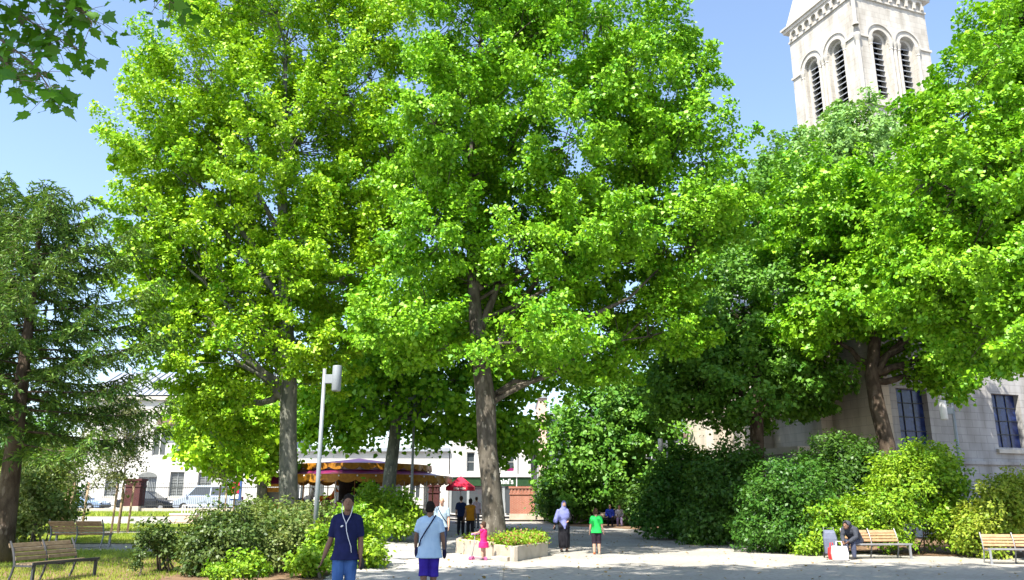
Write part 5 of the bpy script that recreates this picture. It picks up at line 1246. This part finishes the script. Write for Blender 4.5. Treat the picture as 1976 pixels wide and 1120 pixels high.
# ------------------------------------------------------------------ people
SKIN = pmat('skin_light', (.50, .30, .22), (.46, .26, .19), 8, .6, spec=.25)
SKIN_D = pmat('skin_brown', (.22, .12, .08), (.18, .10, .065), 8, .6, spec=.25)
DARKF = pmat('brow_and_eye', (.02, .014, .012), None, 8, .6)
LIPS = pmat('lips', (.34, .14, .12), None, 8, .55)
HAIR_B = pmat('black_hair', (.012, .010, .010), (.020, .016, .014), 30, .85, .5, 60, spec=.08)
HAIR_BR = pmat('brown_hair', (.06, .028, .014), (.04, .02, .012), 30, .8, .5, 60)
SHOE_D = pmat('dark_shoes', (.03, .028, .03), None, 8, .6)
JO = dict(pel=(0, 0, .53), chest=(0, 0, .72), nb=(0, .008, .825), head=(0, -.012, .932),
          Rs=(-.095, .005, .798), Re=(-.124, .012, .640), Rw=(-.134, -.030, .495), Ls=(.095, .005, .798), Le=(.124, .012, .640), Lw=(.134, -.030, .495),
          Rh=(-.052, 0, .515), Rk=(-.056, -.008, .285), Ra=(-.056, .012, .045), Lh=(.052, 0, .515), Lk=(.056, -.008, .285), La=(.056, .012, .045))
def person(label, loc, H, rz, pose=None, skin=None, top=None, sleeve=.75, hem=.50, bottom=None, leg=1.0, loose=1.0, hair=HAIR_B, hairlen=0, face=True, shoes=SHOE_D, build=1.0,
           skirt=None, vox=.012, shoe_m=None, bald=False, group=None, sitting=False, cat='person', flare=0.0, headscale=1.0, Rtoe=None, Ltoe=None, neckline=.80):
    J = {k: Vector(v) for k, v in JO.items()}
    for k, v in (pose or {}).items(): J[k] = Vector(v)
    t = thing('person', label, cat, loc, rz, group)
    S = lambda p: Vector(p) * H
    skin = skin or SKIN; B = build
    def torso_path(k=1.0, lo=None):
        pel, ch, nb = J['pel'], J['chest'], J['nb']; wa = pel.lerp(ch, .45); up = ch.lerp(nb, .55)
        return [S(p) for p in (pel - (ch - pel).normalized() * .03, pel, wa, ch, up, nb.lerp(up, .35), nb)], \
               [r * H * B * k for r in (.070, .088, .078, .096, .094, .066, .034)], [r * H * B * k for r in (.055, .064, .056, .066, .058, .044, .034)]
    def limb(mb, a, b_, c, ra, rb, rc, k=1.0, add=0.0, frac=1.0, seg=10):
        a, b_, c = S(a), S(b_), S(c); m1 = a.lerp(b_, .5); m2 = b_.lerp(c, .35)
        pts = [a, m1, b_, m2, c]; rr = [ra, (ra + rb) / 2 * 1.05, rb, (rb * .55 + rb * .5) * 1.04, rc]
        rr = [x * H * k + add for x in rr]
        if frac < 1.0:
            tot = [0]; 
            for i in range(4): tot.append(tot[-1] + (pts[i + 1] - pts[i]).length)
            cut = tot[-1] * frac; np_, nr = [], []
            for i in range(5):
                if tot[i] <= cut: np_.append(pts[i]); nr.append(rr[i])
                else:
                    f = (cut - tot[i - 1]) / (tot[i] - tot[i - 1]); np_.append(pts[i - 1].lerp(pts[i], f)); nr.append(rr[i - 1] + (rr[i] - rr[i - 1]) * f); break
            pts, rr = np_, nr
        mb.tube(pts, rr, seg=seg, caps='round' if frac >= 1 else True)
    body = MB()
    def yoke(mb, k):
        for s in 'RL':
            q = S(J[s + 's']); n0 = S(J['nb']); mb.tube([n0.lerp(q, .12) - Vector((0, 0, .012 * H)), n0.lerp(q, .6), q], [.034 * H * k, .036 * H * k, .033 * H * k * B], seg=10, caps='round')
    yoke(body, .95)
    p, a, b_ = torso_path(); body.tube(p, a, b_, seg=16, side=(1, 0, 0))
    hd = S(J['head']); nbp = S(J['nb']); hs = headscale
    body.tube([nbp - (hd - nbp) * .25, nbp + (hd - nbp) * .65], [.036 * H, .031 * H], seg=10)
    body.ell(hd, (.043 * H * hs, .054 * H * hs, .064 * H * hs), 16, 12); body.ell(hd + Vector((0, -.016, -.030)) * H * hs, (.034 * H * hs, .036 * H * hs, .036 * H * hs), 12, 8)
    ex = MB()
    if face:
        body.tube([hd + Vector((0, -.050, .006)) * H * hs, hd + Vector((0, -.062, -.012)) * H * hs], [.006 * H, .010 * H], seg=8)
        for s in (-1, 1):
            body.ell(hd + Vector((s * .044, .004, -.004)) * H * hs, (.006 * H, .011 * H, .016 * H), 8, 6)
            ex.ell(hd + Vector((s * .017, -.0495, .005)) * H * hs, (.0075 * H, .004 * H, .0042 * H), 8, 6, 1)
            ex.ell(hd + Vector((s * .018, -.0505, .017)) * H * hs, (.013 * H, .004 * H, .0030 * H), 8, 6, 1)
        ex.ell(hd + Vector((0, -.0515, -.030)) * H * hs, (.014 * H, .005 * H, .0042 * H), 8, 6, 2)
    else:
        for s in (-1, 1): body.ell(hd + Vector((s * .044, .004, -.004)) * H * hs, (.006 * H, .011 * H, .016 * H), 8, 6)
    for s in 'RL':
        limb(body, J[s + 's'], J[s + 'e'], J[s + 'w'], .030 * B, .023, .0165)
        limb(body, J[s + 'h'], J[s + 'k'], J[s + 'a'], .054 * B, .035, .023)
        w = S(J[s + 'w']); d = (S(J[s + 'w']) - S(J[s + 'e'])).normalized(); sg = -1 if s == 'R' else 1
        side = Vector((0, -1, 0)) - d * d.dot(Vector((0, -1, 0)))
        side = side.normalized() if side.length > .2 else Vector((1, 0, 0)); thick = d.cross(side)
        palm = w + d * .030 * H; body.tube([w - d * .01 * H, palm, w + d * .055 * H], [.014 * H, .022 * H, .021 * H], [.012 * H, .011 * H, .009 * H], seg=10, side=side)
        for q in range(4):
            f0 = w + d * .050 * H + side * (.015 - .010 * q) * H; L = (.040, .046, .043, .034)[q] * H; inn = thick * (-sg) * (.3 if thick.x * sg > 0 else -.3)
            f1 = f0 + d * L * .5 + inn * L * .25; f2 = f1 + d * L * .4 + inn * L * .6
            ex.tube([f0, f1, f2], [.0058 * H, .0054 * H, .0042 * H], seg=6, caps='round')
        th = w + d * .022 * H + side * .017 * H; ex.tube([th, th + side * .016 * H + d * .016 * H, th + side * .018 * H + d * .036 * H], [.0075 * H, .0065 * H, .005 * H], seg=6, caps='round')
        an = S(J[s + 'a']); toe = (Rtoe if s == 'R' else Ltoe) or (0, -1, -.10); tv = Vector(toe).normalized()
        body.tube([an + Vector((0, .018, -.022)) * H, an + Vector((0, 0, -.018)) * H, an + tv * .055 * H + Vector((0, 0, -.022)) * H, an + tv * .105 * H + Vector((0, 0, -.026)) * H], [.022 * H, .024 * H, .024 * H, .016 * H], [.022 * H, .025 * H, .018 * H, .012 * H], seg=10, side=(1, 0, 0), caps='round')
    remeshed(body, 'body', [skin, DARKF, LIPS], vox * .8, t, ex)
    if top is not None:
        mb = MB(); k = 1.10 * loose; p, a, b_ = torso_path(k)
        pel, ch = J['pel'], J['chest']; dn = (pel - ch).normalized()
        hp = S(pel + dn * (.53 - hem)) if not sitting else S(pel + dn * .02)
        a0 = a[1] * (1.06 + flare); b0 = b_[1] * (1.06 + flare)
        if not sitting:
            a0 = max(a0, .127 * H * B); b0 = max(b0, .088 * H * B); a[1] = max(a[1], .104 * H * B); b_[1] = max(b_[1], .078 * H * B)
        pts = [hp, p[1], p[2], p[3], p[4], p[5] - (p[5] - p[4]) * .05]
        # neckline: stop the shirt just above the shoulder line
        mb.tube(pts + [S(J['nb']) + (S(J['nb']) - p[4]) * .02], [a0, a[1], a[2] * 1.06, a[3], a[4] * 1.0, a[5] * 1.02, .042 * H], [b0, b_[1], b_[2] * 1.08, b_[3], b_[4] * 1.04, b_[5] * 1.08, .040 * H], seg=18, side=(1, 0, 0))
        yoke(mb, 1.12)
        if sleeve > 0:
            for s in 'RL': limb(mb, J[s + 's'], J[s + 'e'], J[s + 'w'], .036 * B, .030 if sleeve < .6 else .028, .023, 1.06 * loose, .002, sleeve)
        remeshed(mb, 'shirt' if skirt is None else 'dress', top, vox, t, smooth_it=2)
    if skirt is not None:
        z0, r0 = skirt; mb = MB(); pel = S(J['pel']); ch = S(J['chest'])
        mb.tube([Vector((pel.x, pel.y, z0 * H)), Vector((pel.x, pel.y, (z0 + .12) * H)).lerp(pel, .3), pel, pel.lerp(ch, .5)], [r0 * H, r0 * H * .9, .098 * H, .086 * H], [r0 * H * .85, r0 * .78 * H, .078 * H, .066 * H], seg=18, side=(1, 0, 0))
        remeshed(mb, 'skirt', top, vox, t, smooth_it=1)
    if bottom is not None:
        mb = MB(); pel, ch = J['pel'], J['chest']
        up = (ch - pel).normalized()
        mb.tube([S(pel - up * .035), S(pel), S(pel + up * .045)], [.082 * H * B, .088 * H * B, .080 * H * B], [.064 * H * B, .070 * H * B, .062 * H * B], seg=16, side=(1, 0, 0))
        for s in 'RL': limb(mb, J[s + 'h'], J[s + 'k'], J[s + 'a'], .051 * B, .041, .031, 1.04 * (loose if leg < .9 else 1.02), .003, leg)
        remeshed(mb, 'trousers' if leg > .9 else 'shorts', bottom, vox, t, smooth_it=2)
    if shoes is not None:
        for s in 'RL':
            an = S(J[s + 'a']); toe = (Rtoe if s == 'R' else Ltoe) or (0, -1, -.10); tv = Vector(toe).normalized(); mb = MB()
            mb.tube([an + Vector((0, .022, -.024)) * H, an + Vector((0, 0, -.020)) * H, an + tv * .06 * H + Vector((0, 0, -.022)) * H, an + tv * .112 * H + Vector((0, 0, -.027)) * H], [.026 * H, .028 * H, .028 * H, .018 * H], [.024 * H, .028 * H, .022 * H, .014 * H], seg=12, side=(1, 0, 0), caps='round')
            mb.build('shoe', shoe_m[s] if isinstance(shoe_m, dict) else shoes, t, True)
    if hair is not None and not bald:
        mb = MB(); mb.ell(hd + Vector((0, .010, .018)) * H * hs, (.049 * H * hs, .056 * H * hs, .058 * H * hs), 16, 12)
        mb.ell(hd + Vector((0, .024, -.004)) * H * hs, (.045 * H * hs, .040 * H * hs, .050 * H * hs), 14, 10)
        if hairlen: mb.tube([hd + Vector((0, .028, 0)) * H, hd + Vector((0, .042, -.06 * hairlen)) * H, hd + Vector((0, .046, -.13 * hairlen)) * H], [.046 * H, .050 * H, .036 * H], [.03 * H, .028 * H, .02 * H], seg=12, side=(1, 0, 0))
        for q in range(26):
            d = unit(RNG.normal(size=(1, 3)) + np.array([0, .4, .6]))[0]; c = hd + Vector((d[0] * .046, .012 + d[1] * .052, .018 + d[2] * .054)) * H * hs; mb.ell(c, (.010 * H, .010 * H, .009 * H), 6, 5)
        remeshed(mb, 'hair', hair, vox * .7, t, smooth_it=1)
    t['_h'] = H
    return t, J
def strap(parent, pts, H, r, mat, name='strap', seg=6): 
    mb = MB(); mb.tube([Vector(p) * H for p in pts], r, seg=seg); return mb.build(name, mat, parent, True)

navy = cloth('navy_polo', (.012, .016, .055), (.018, .022, .085)); denim = cloth('blue_denim', (.035, .085, .24), (.07, .15, .36), 5)
t, J = person('man in navy polo and blue jeans with white earphone cord, walking towards the camera', G(660, 12.2), 1.72, R(6),
    dict(Rs=(-.094, .005, .798), Re=(-.128, .030, .640), Rw=(-.178, .012, .490), Ls=(.094, .005, .798), Le=(.120, .020, .640), Lw=(.130, -.030, .490), Rk=(-.050, -.045, .29), Ra=(-.048, .020, .06), Lk=(.045, .01, .28), La=(.040, .085, .065), head=(.006, -.016, .930)),
    SKIN_D, navy, .46, .47, denim, 1.0, 1.0, HAIR_B, vox=.010, build=1.0, Ltoe=(0, -1, -.3))
cordm = pmat('white_cord', (.75, .75, .8), None, 5, .5); H = 1.72
strap(t, [(-.043, -.006, .925), (-.040, -.052, .86), (-.025, -.070, .815), (-.005, -.084, .775), (.002, -.089, .755)], H, .0055, cordm, 'earphone_cord')
strap(t, [(.045, -.006, .925), (.042, -.050, .86), (.028, -.070, .815), (.008, -.086, .775), (.002, -.089, .755), (.010, -.094, .70), (.028, -.090, .64), (.050, -.088, .58), (.056, -.088, .53)], H, .0055, cordm, 'earphone_cord')
mb = MB(); mb.ell(Vector((-.032, -.084, .742)) * H, (.022, .008, .013), 10, 8, rot=Matrix.Rotation(R(-25), 3, 'Y')); mb.build('badge', cordm, t, True)
mb = MB()
for s in (-1, 1): mb.add([Vector(v) * H for v in ((s * .004, -.060, .822), (s * .040, -.052, .845), (s * .042, -.036, .848), (s * .044, -.050, .815), (s * .012, -.072, .798))], [(0, 1, 2), (0, 2, 3), (0, 3, 4)])
mb.tube([Vector(v) * H for v in ((-.04, -.03, .845), (-.03, .03, .85), (.03, .03, .85), (.04, -.03, .845))], .012, seg=6); mb.build('collar', navy, t)
mb = MB(); mb.ell(Vector((.006, -.040, .896)) * H, (.031 * H, .024 * H, .024 * H), 12, 8); mb.build('beard', HAIR_B, t, True)
mb = MB(); mb.ell(Vector((.138, -.03, .44)) * H, (.045, .035, .09), 12, 8); mb.build('held_pouch', SHOE_D, t, True)

lb = cloth('light_blue_shirt', (.42, .56, .72), (.36, .50, .68)); purple_ = cloth('violet_leggings', (.05, .03, .32), (.04, .02, .24))
t, J = person('woman in loose light blue shirt and short violet leggings, walking away with a shoulder strap', G(826, 15.0), 1.63, R(178),
    dict(Rs=(-.094, .005, .79), Ls=(.094, .005, .79), Re=(-.142, .012, .650), Rw=(-.156, -.040, .510), Le=(.142, .012, .650), Lw=(.156, -.040, .510), Lk=(.052, .02, .29), La=(.046, .055, .060), Rk=(-.052, -.02, .285), Ra=(-.046, -.02, .045), head=(0, -.020, .925)),
    SKIN_D, lb, .44, .40, purple_, .66, 1.2, HAIR_B, .35, vox=.010, build=1.04, flare=.18, shoe_m=None)
H = 1.63
strap(t, [(-.060, -.030, .845), (-.064, .040, .840), (-.030, .088, .775), (.020, .098, .70), (.080, .096, .60), (.100, .064, .545), (.118, .0, .50)], H, .013, cloth('navy_strap', (.012, .012, .05)), 'strap')
mb = MB(); mb.ell(Vector((.132, -.01, .455)) * H, (.05, .10, .095), 14, 10); mb.build('shoulder_bag', cloth('dark_bag', (.02, .02, .06)), t, True)
mb = MB(); mb.ell(Vector((-.162, -.05, .44)) * H, (.038, .065, .085), 14, 10); mb.build('held_purse', cloth('dark_purse', (.025, .02, .05)), t, True)

jeans_d = cloth('dark_jeans', (.03, .045, .10)); grey_b = cloth('pale_blue_shirt', (.36, .47, .58)); blk = cloth('black_cloth', (.012, .012, .016), (.02, .02, .026))
t, J = person('bald man in pale blue shirt walking up behind the woman in light blue', G(851, 26.6), 1.74, R(-4), dict(Rk=(-.05, -.03, .285), Lk=(.05, .02, .285), La=(.05, .06, .055)), SKIN, grey_b, .44, .47, jeans_d, 1.0, 1.1, None, bald=True)
H = 1.74; strap(t, [(-.075, -.02, .84), (-.05, -.075, .79), (.0, -.085, .70), (.07, -.08, .60), (.105, -.02, .55)], H, .012, blk, 'strap')
t, J = person('man in dark navy shirt and black trousers walking away towards the gate', G(889, 39), 1.78, R(176), dict(Rk=(-.05, -.04, .285), Lk=(.05, .03, .285), La=(.05, .09, .07)), SKIN, cloth('dark_navy_shirt', (.012, .02, .06)), .46, .48, blk, 1.0, 1.08, HAIR_BR, vox=.014)
t, J = person('woman in mustard tunic over wide black trousers, seen from behind', G(907, 36.5), 1.68, R(182), dict(Rw=(-.165, -.02, .50), Lw=(.17, -.02, .49)), SKIN_D, cloth('mustard_tunic', (.36, .16, .012), (.28, .12, .01)), .12, .45, blk, 1.0, 1.14, HAIR_B, .5, vox=.014)
t, J = person('person in pale pink shirt beyond the mustard tunic, partly behind the plane trunk', G(919, 47), 1.7, R(180), None, SKIN, cloth('pale_pink_shirt', (.62, .48, .58)), .6, .47, cloth('grey_trousers', (.2, .2, .23)), 1.0, 1.12, HAIR_BR, vox=.016)
pink = cloth('pink_dress', (.72, .03, .18), (.62, .02, .14))
gp = G(933, 23.9); H = 1.06
t, J = person('small girl in pink dress holding a scooter in front of the planter', gp, H, R(-118),
    dict(Rs=(-.115, 0, .77), Ls=(.115, 0, .77), nb=(0, .008, .79), head=(0, -.02, .905), Re=(-.11, -.13, .71), Rw=(-.07, -.26, .70), Le=(.11, -.13, .71), Lw=(.07, -.26, .70), pel=(0, 0, .49), chest=(0, 0, .67), Rh=(-.05, 0, .47), Lh=(.05, 0, .47), Rk=(-.055, -.01, .26), Lk=(.055, -.01, .26)),
    SKIN, pink, .14, .46, None, 1, 1.15, HAIR_BR, .35, vox=.009, skirt=(.33, .16), headscale=1.34, shoes=cloth('pale_shoes', (.6, .55, .5)), build=1.05)
# scooter stands ahead of her hands
sx = G(913, 23.9); t = thing('scooter', 'small pink child scooter held by the girl in pink', 'scooter', sx, R(-118))
mb = MB(); mb.tube([(0, -.05, .08), (0, .02, .40), (0, .06, .72)], .016, seg=8); mb.build('stem', M['alloy'], t, True)
mb = MB(); mb.tube([(-.16, .06, .72), (.16, .06, .72)], .014, seg=8); hb = mb.build('handlebar', pmat('pink_plastic', (.75, .30, .48), None, 3, .5), t, True)
for s in (-1, 1): mb = MB(); mb.tube([(s * .10, .06, .72), (s * .19, .06, .72)], .022, seg=8, caps='round'); mb.build('grip', pmat('lilac_grip', (.55, .35, .7), None, 3, .6), hb, True)
mb = MB(); mb.box((0, .21, .075), (.09, .34, .022)); mb.build('deck', pmat('scooter_deck', (.16, .05, .12), None, 3, .5), t, bevel=.008)
for x, y in ((-.07, -.05), (.07, -.05), (0, .40)):
    mb = MB(); q = MB(); q.lathe([(0, -.014), (.05, -.014), (.06, -.008), (.06, .008), (.05, .014), (0, .014)], seg=14); mb.add([Matrix.Rotation(R(90), 3, 'Y') @ Vector(v) + Vector((x, y, .06)) for v in q.v], q.f); mb.build('wheel', pmat('wheel_pink', (.5, .1, .25), None, 3, .5), t, True)
mb = MB(); mb.tube([(-.07, -.05, .06), (0, -.05, .08), (.07, -.05, .06)], .012, seg=6); mb.build('axle', M['alloy'], t)

# woman in long scarf: scarf over the head and shoulders to a point, black wide dress
scarf = cloth('lilac_scarf', (.20, .22, .48), (.16, .18, .42), 6); 
pl = G(1089, 27.8); H = 1.64
t, J = person('woman in lilac headscarf and long black dress walking towards the camera', pl, H, R(8), dict(Rs=(-.10, 0, .795), Re=(-.150, -.005, .655), Rw=(-.190, -.02, .535), Le=(.13, -.02, .65), Lw=(.07, -.09, .60), head=(0, -.022, .925)), SKIN, blk, 1.0, .46, None, 1, 1.12, None, bald=True, vox=.012)
mb = MB(); mb.tube([Vector((0, 0, .075)) * H, Vector((0, 0, .14)) * H, Vector((0, 0, .32)) * H, Vector((0, 0, .47)) * H, Vector((0, 0, .60)) * H], [.085 * H, .105 * H, .118 * H, .115 * H, .092 * H], [.065 * H, .082 * H, .085 * H, .080 * H, .066 * H], seg=20, side=(1, 0, 0))
for k in range(11):
    a = k * .571; mb.tube([Vector((.098 * math.cos(a), .070 * math.sin(a), .08)) * H, Vector((.112 * math.cos(a), .080 * math.sin(a), .32)) * H, Vector((.088 * math.cos(a), .06 * math.sin(a), .56)) * H], [.016 * H, .013 * H, .006 * H], seg=6)
remeshed(mb, 'long_dress', blk, .012, t, smooth_it=1)
mb = MB(); hd = Vector((0, -.022, .925)) * H
mb.ell(hd + Vector((0, .008, .008)) * H, (.052 * H, .056 * H, .068 * H), 16, 12); mb.tube([hd + Vector((0, .002, -.03)) * H, hd + Vector((0, .008, -.10)) * H], [.050 * H, .062 * H], [.05 * H, .06 * H], seg=14)
mb.tube([Vector((.0, -.092, .44)) * H, Vector((-.004, -.09, .50)) * H, Vector((-.006, -.012, .58)) * H, Vector((-.005, -.005, .66)) * H, Vector((0, 0, .75)) * H, Vector((0, 0, .82)) * H, Vector((0, 0, .86)) * H], [.012 * H, .035 * H, .095 * H, .125 * H, .132 * H, .105 * H, .055 * H], [.012 * H, .022 * H, .078 * H, .085 * H, .082 * H, .068 * H, .05 * H], seg=20, side=(1, 0, 0))
mb.tube([Vector((-.10, .0, .79)) * H, Vector((-.152, -.006, .66)) * H, Vector((-.180, -.018, .585)) * H], [.05 * H, .050 * H, .046 * H], seg=10, caps='round')
sc_o = remeshed(mb, 'headscarf', scarf, .011, t, smooth_it=2)
mb = MB(); mb.ell(hd + Vector((0, -.043, -.004)) * H, (.033 * H, .022 * H, .044 * H), 14, 10); fo = mb.build('face', SKIN, t, True)
mb = MB(); 
for s in (-1, 1): mb.ell(hd + Vector((s * .014, -.064, .006)) * H, (.006 * H, .003 * H, .003 * H), 6, 5)
mb.build('eyes', DARKF, fo, True)
mb = MB(); mb.ell(Vector((-.200, -.03, .46)) * H, (.045, .04, .06), 10, 8); mb.build('held_bag', blk, t, True)

green = cloth('green_tshirt', (.03, .52, .10), (.02, .44, .08)); shorts_m = cloth('dark_shorts', (.03, .02, .03))
person('boy in bright green t-shirt and dark shorts, seen from behind looking left', G(1152, 26.6), 1.40, R(170), dict(head=(.010, -.014, .920), nb=(0, .008, .815), Rw=(-.15, -.02, .50), Lw=(.15, -.01, .50), Rk=(-.05, -.02, .28), Lk=(.055, .01, .28), La=(.055, .045, .05)), SKIN, green, .46, .46, shorts_m, .60, 1.16, HAIR_BR,
       vox=.011, headscale=1.12, shoe_m=dict(R=cloth('tan_shoe', (.35, .3, .24)), L=cloth('orange_shoe', (.55, .16, .07))))
# pair seated in the shade
SITP = dict(pel=(0, 0, .285), chest=(0, -.02, .475), nb=(0, -.02, .58), head=(0, -.045, .69), Rs=(-.110, -.02, .555), Ls=(.11, -.02, .555), Re=(-.14, -.06, .41), Le=(.14, -.06, .41), Rw=(-.08, -.18, .33), Lw=(.08, -.18, .33),
            Rh=(-.055, -.01, .27), Lh=(.055, -.01, .27), Rk=(-.07, -.25, .275), Lk=(.07, -.25, .275), Ra=(-.07, -.26, .045), La=(.07, -.26, .045))
by = G(1178, 49.4); person('person in royal blue top seated on the shaded bench, left of the pair', by, 1.66, R(-8), SITP, SKIN, cloth('royal_blue_top', (.03, .06, .42)), .9, .5, blk, 1.0, 1.15, None, bald=False, vox=.016, sitting=True)
mb = MB()
by2 = G(1196, 49.4); t, J = person('person in pale grey top seated on the shaded bench, right of the pair', by2, 1.62, R(-8), SITP, SKIN, cloth('pale_grey_top', (.42, .40, .46)), .9, .5, cloth('lilac_trousers', (.25, .20, .34)), 1.0, 1.15, HAIR_BR, vox=.016, sitting=True)
# stooping person with bags
coat = cloth('dark_grey_coat', (.045, .05, .065), (.06, .066, .085)); tro = cloth('blue_grey_trousers', (.07, .08, .13))
bp = G(1655, 24.72); H = 1.68
t, J = person('person in dark hooded coat sitting hunched over bags at the left end of a bench', bp, H, R(-50),
    dict(pel=(0, .02, .300), chest=(0, -.11, .445), nb=(0, -.205, .515), head=(0, -.285, .555), Rs=(-.10, -.175, .500), Ls=(.10, -.175, .500), Re=(-.125, -.215, .365), Le=(.125, -.215, .365), Rw=(-.05, -.335, .295), Lw=(.06, -.335, .295),
         Rh=(-.055, 0, .285), Lh=(.055, 0, .285), Rk=(-.07, -.235, .285), Lk=(.07, -.235, .285), Ra=(-.065, -.225, .045), La=(.075, -.245, .045)),
    SKIN_D, coat, 1.0, .40, tro, 1.0, 1.22, HAIR_B, vox=.012, build=1.06, sitting=True)
mb = MB(); mb.ell(Vector((0, -.245, .585)) * H, (.072 * H, .072 * H, .060 * H), 16, 10); mb.ell(Vector((0, -.215, .55)) * H, (.07 * H, .06 * H, .06 * H), 14, 10); mb.tube([Vector((0, -.17, .53)) * H, Vector((0, -.02, .42)) * H, Vector((0, .045, .31)) * H], [.088 * H, .105 * H, .115 * H], [.05 * H, .06 * H, .07 * H], seg=12, side=(1, 0, 0), caps='round'); remeshed(mb, 'hood', coat, .012, t)
def bag(label, px, y, w, d, h, mat, hand=True, name='shopping_bag', lean=0):
    a = G(px, y); t = thing(name, label, 'bag', a, R(-10)); mb = MB()
    vs = [(-w / 2, -d / 2, .004), (w / 2, -d / 2, .004), (w / 2, d / 2, .004), (-w / 2, d / 2, .004), (-w * .55, -d * .6, h * .5), (w * .55, -d * .6, h * .45), (w * .55, d * .6, h * .5), (-w * .55, d * .6, h * .45),
          (-w * .48, -d * .35, h * .97), (w * .5, -d * .3, h), (w * .47, d * .35, h * .95), (-w * .5, d * .3, h)]
    mb.add(vs, [(0, 3, 2, 1), (0, 1, 5, 4), (1, 2, 6, 5), (2, 3, 7, 6), (3, 0, 4, 7), (4, 5, 9, 8), (5, 6, 10, 9), (6, 7, 11, 10), (7, 4, 8, 11), (8, 9, 10, 11)]); mb.build('sack', mat, t, bevel=.02)
    if hand:
        for s in (-1, 1): mb = MB(); mb.tube([(-w * .22, s * d * .28, h * .93), (-w * .16, s * d * .2, h + .12), (w * .16, s * d * .2, h + .12), (w * .22, s * d * .28, h * .93)], .009, seg=5); mb.build('handle', mat, t)
    return t
bag('white shopping bag in front of the hunched person', 1622, 23.9, .40, .22, .40, pmat('white_bag', (.74, .72, .72), (.66, .64, .66), 3, .6))
bag('red shopping bag left of the white one', 1607, 24.3, .20, .16, .34, pmat('red_bag', (.62, .03, .03), None, 3, .6))
a = G(1605, 24.9); t = thing('shopping_trolley', 'dark blue grey wheeled shopping trolley behind the red bag', 'trolley', a, R(-15))
mb = MB(); mb.add([(-.17, -.14, .12), (.17, -.14, .12), (.17, .14, .12), (-.17, .14, .12), (-.19, -.16, .55), (.19, -.16, .55), (.19, .14, .6), (-.19, .14, .6), (-.15, -.12, .74), (.15, -.12, .74), (.15, .13, .80), (-.15, .13, .80)], [(0, 3, 2, 1), (0, 1, 5, 4), (1, 2, 6, 5), (2, 3, 7, 6), (3, 0, 4, 7), (4, 5, 9, 8), (5, 6, 10, 9), (6, 7, 11, 10), (7, 4, 8, 11), (8, 9, 10, 11)])
mb.build('bag_body', cloth('trolley_cloth', (.12, .14, .20), (.16, .18, .25)), t, bevel=.02)
mb = MB(); mb.tube([(-.14, .17, .08), (-.14, .19, .86), (.14, .19, .86), (.14, .17, .08)], .012, seg=6); mb.build('handle_frame', M['alloy'], t)
for s in (-1, 1):
    mb = MB(); q = MB(); q.lathe([(0, -.015), (.075, -.015), (.08, 0), (.075, .015), (0, .015)], seg=14); mb.add([Matrix.Rotation(R(90), 3, 'Y') @ Vector(v) + Vector((s * .19, .15, .08)) for v in q.v], q.f); mb.build('wheel', M['tyre'], t, True)
for o in bpy.data.objects:
    if '_h' in o: del o['_h']

# fallen leaves on the square
N = 1500; fx = RNG.uniform(-8, 16, N); fy = RNG.uniform(10, 46, N) ; fz = np.array([gz(a, b) for a, b in zip(fx, fy)]) + .034
ob = leaf_object('fallen_leaves', np.stack([fx, fy, fz], 1), np.array([0, 0, 1.0]) + .25 * RNG.normal(size=(N, 3)), RNG.uniform(.03, .10, N), leaf_mat('dry_leaf', (.20, .12, .05), (.34, .26, .10), .1), None, LEAF6)
tag(ob, 'scattered dry fallen leaves lying on the paved square', 'leaves', None, 'stuff')
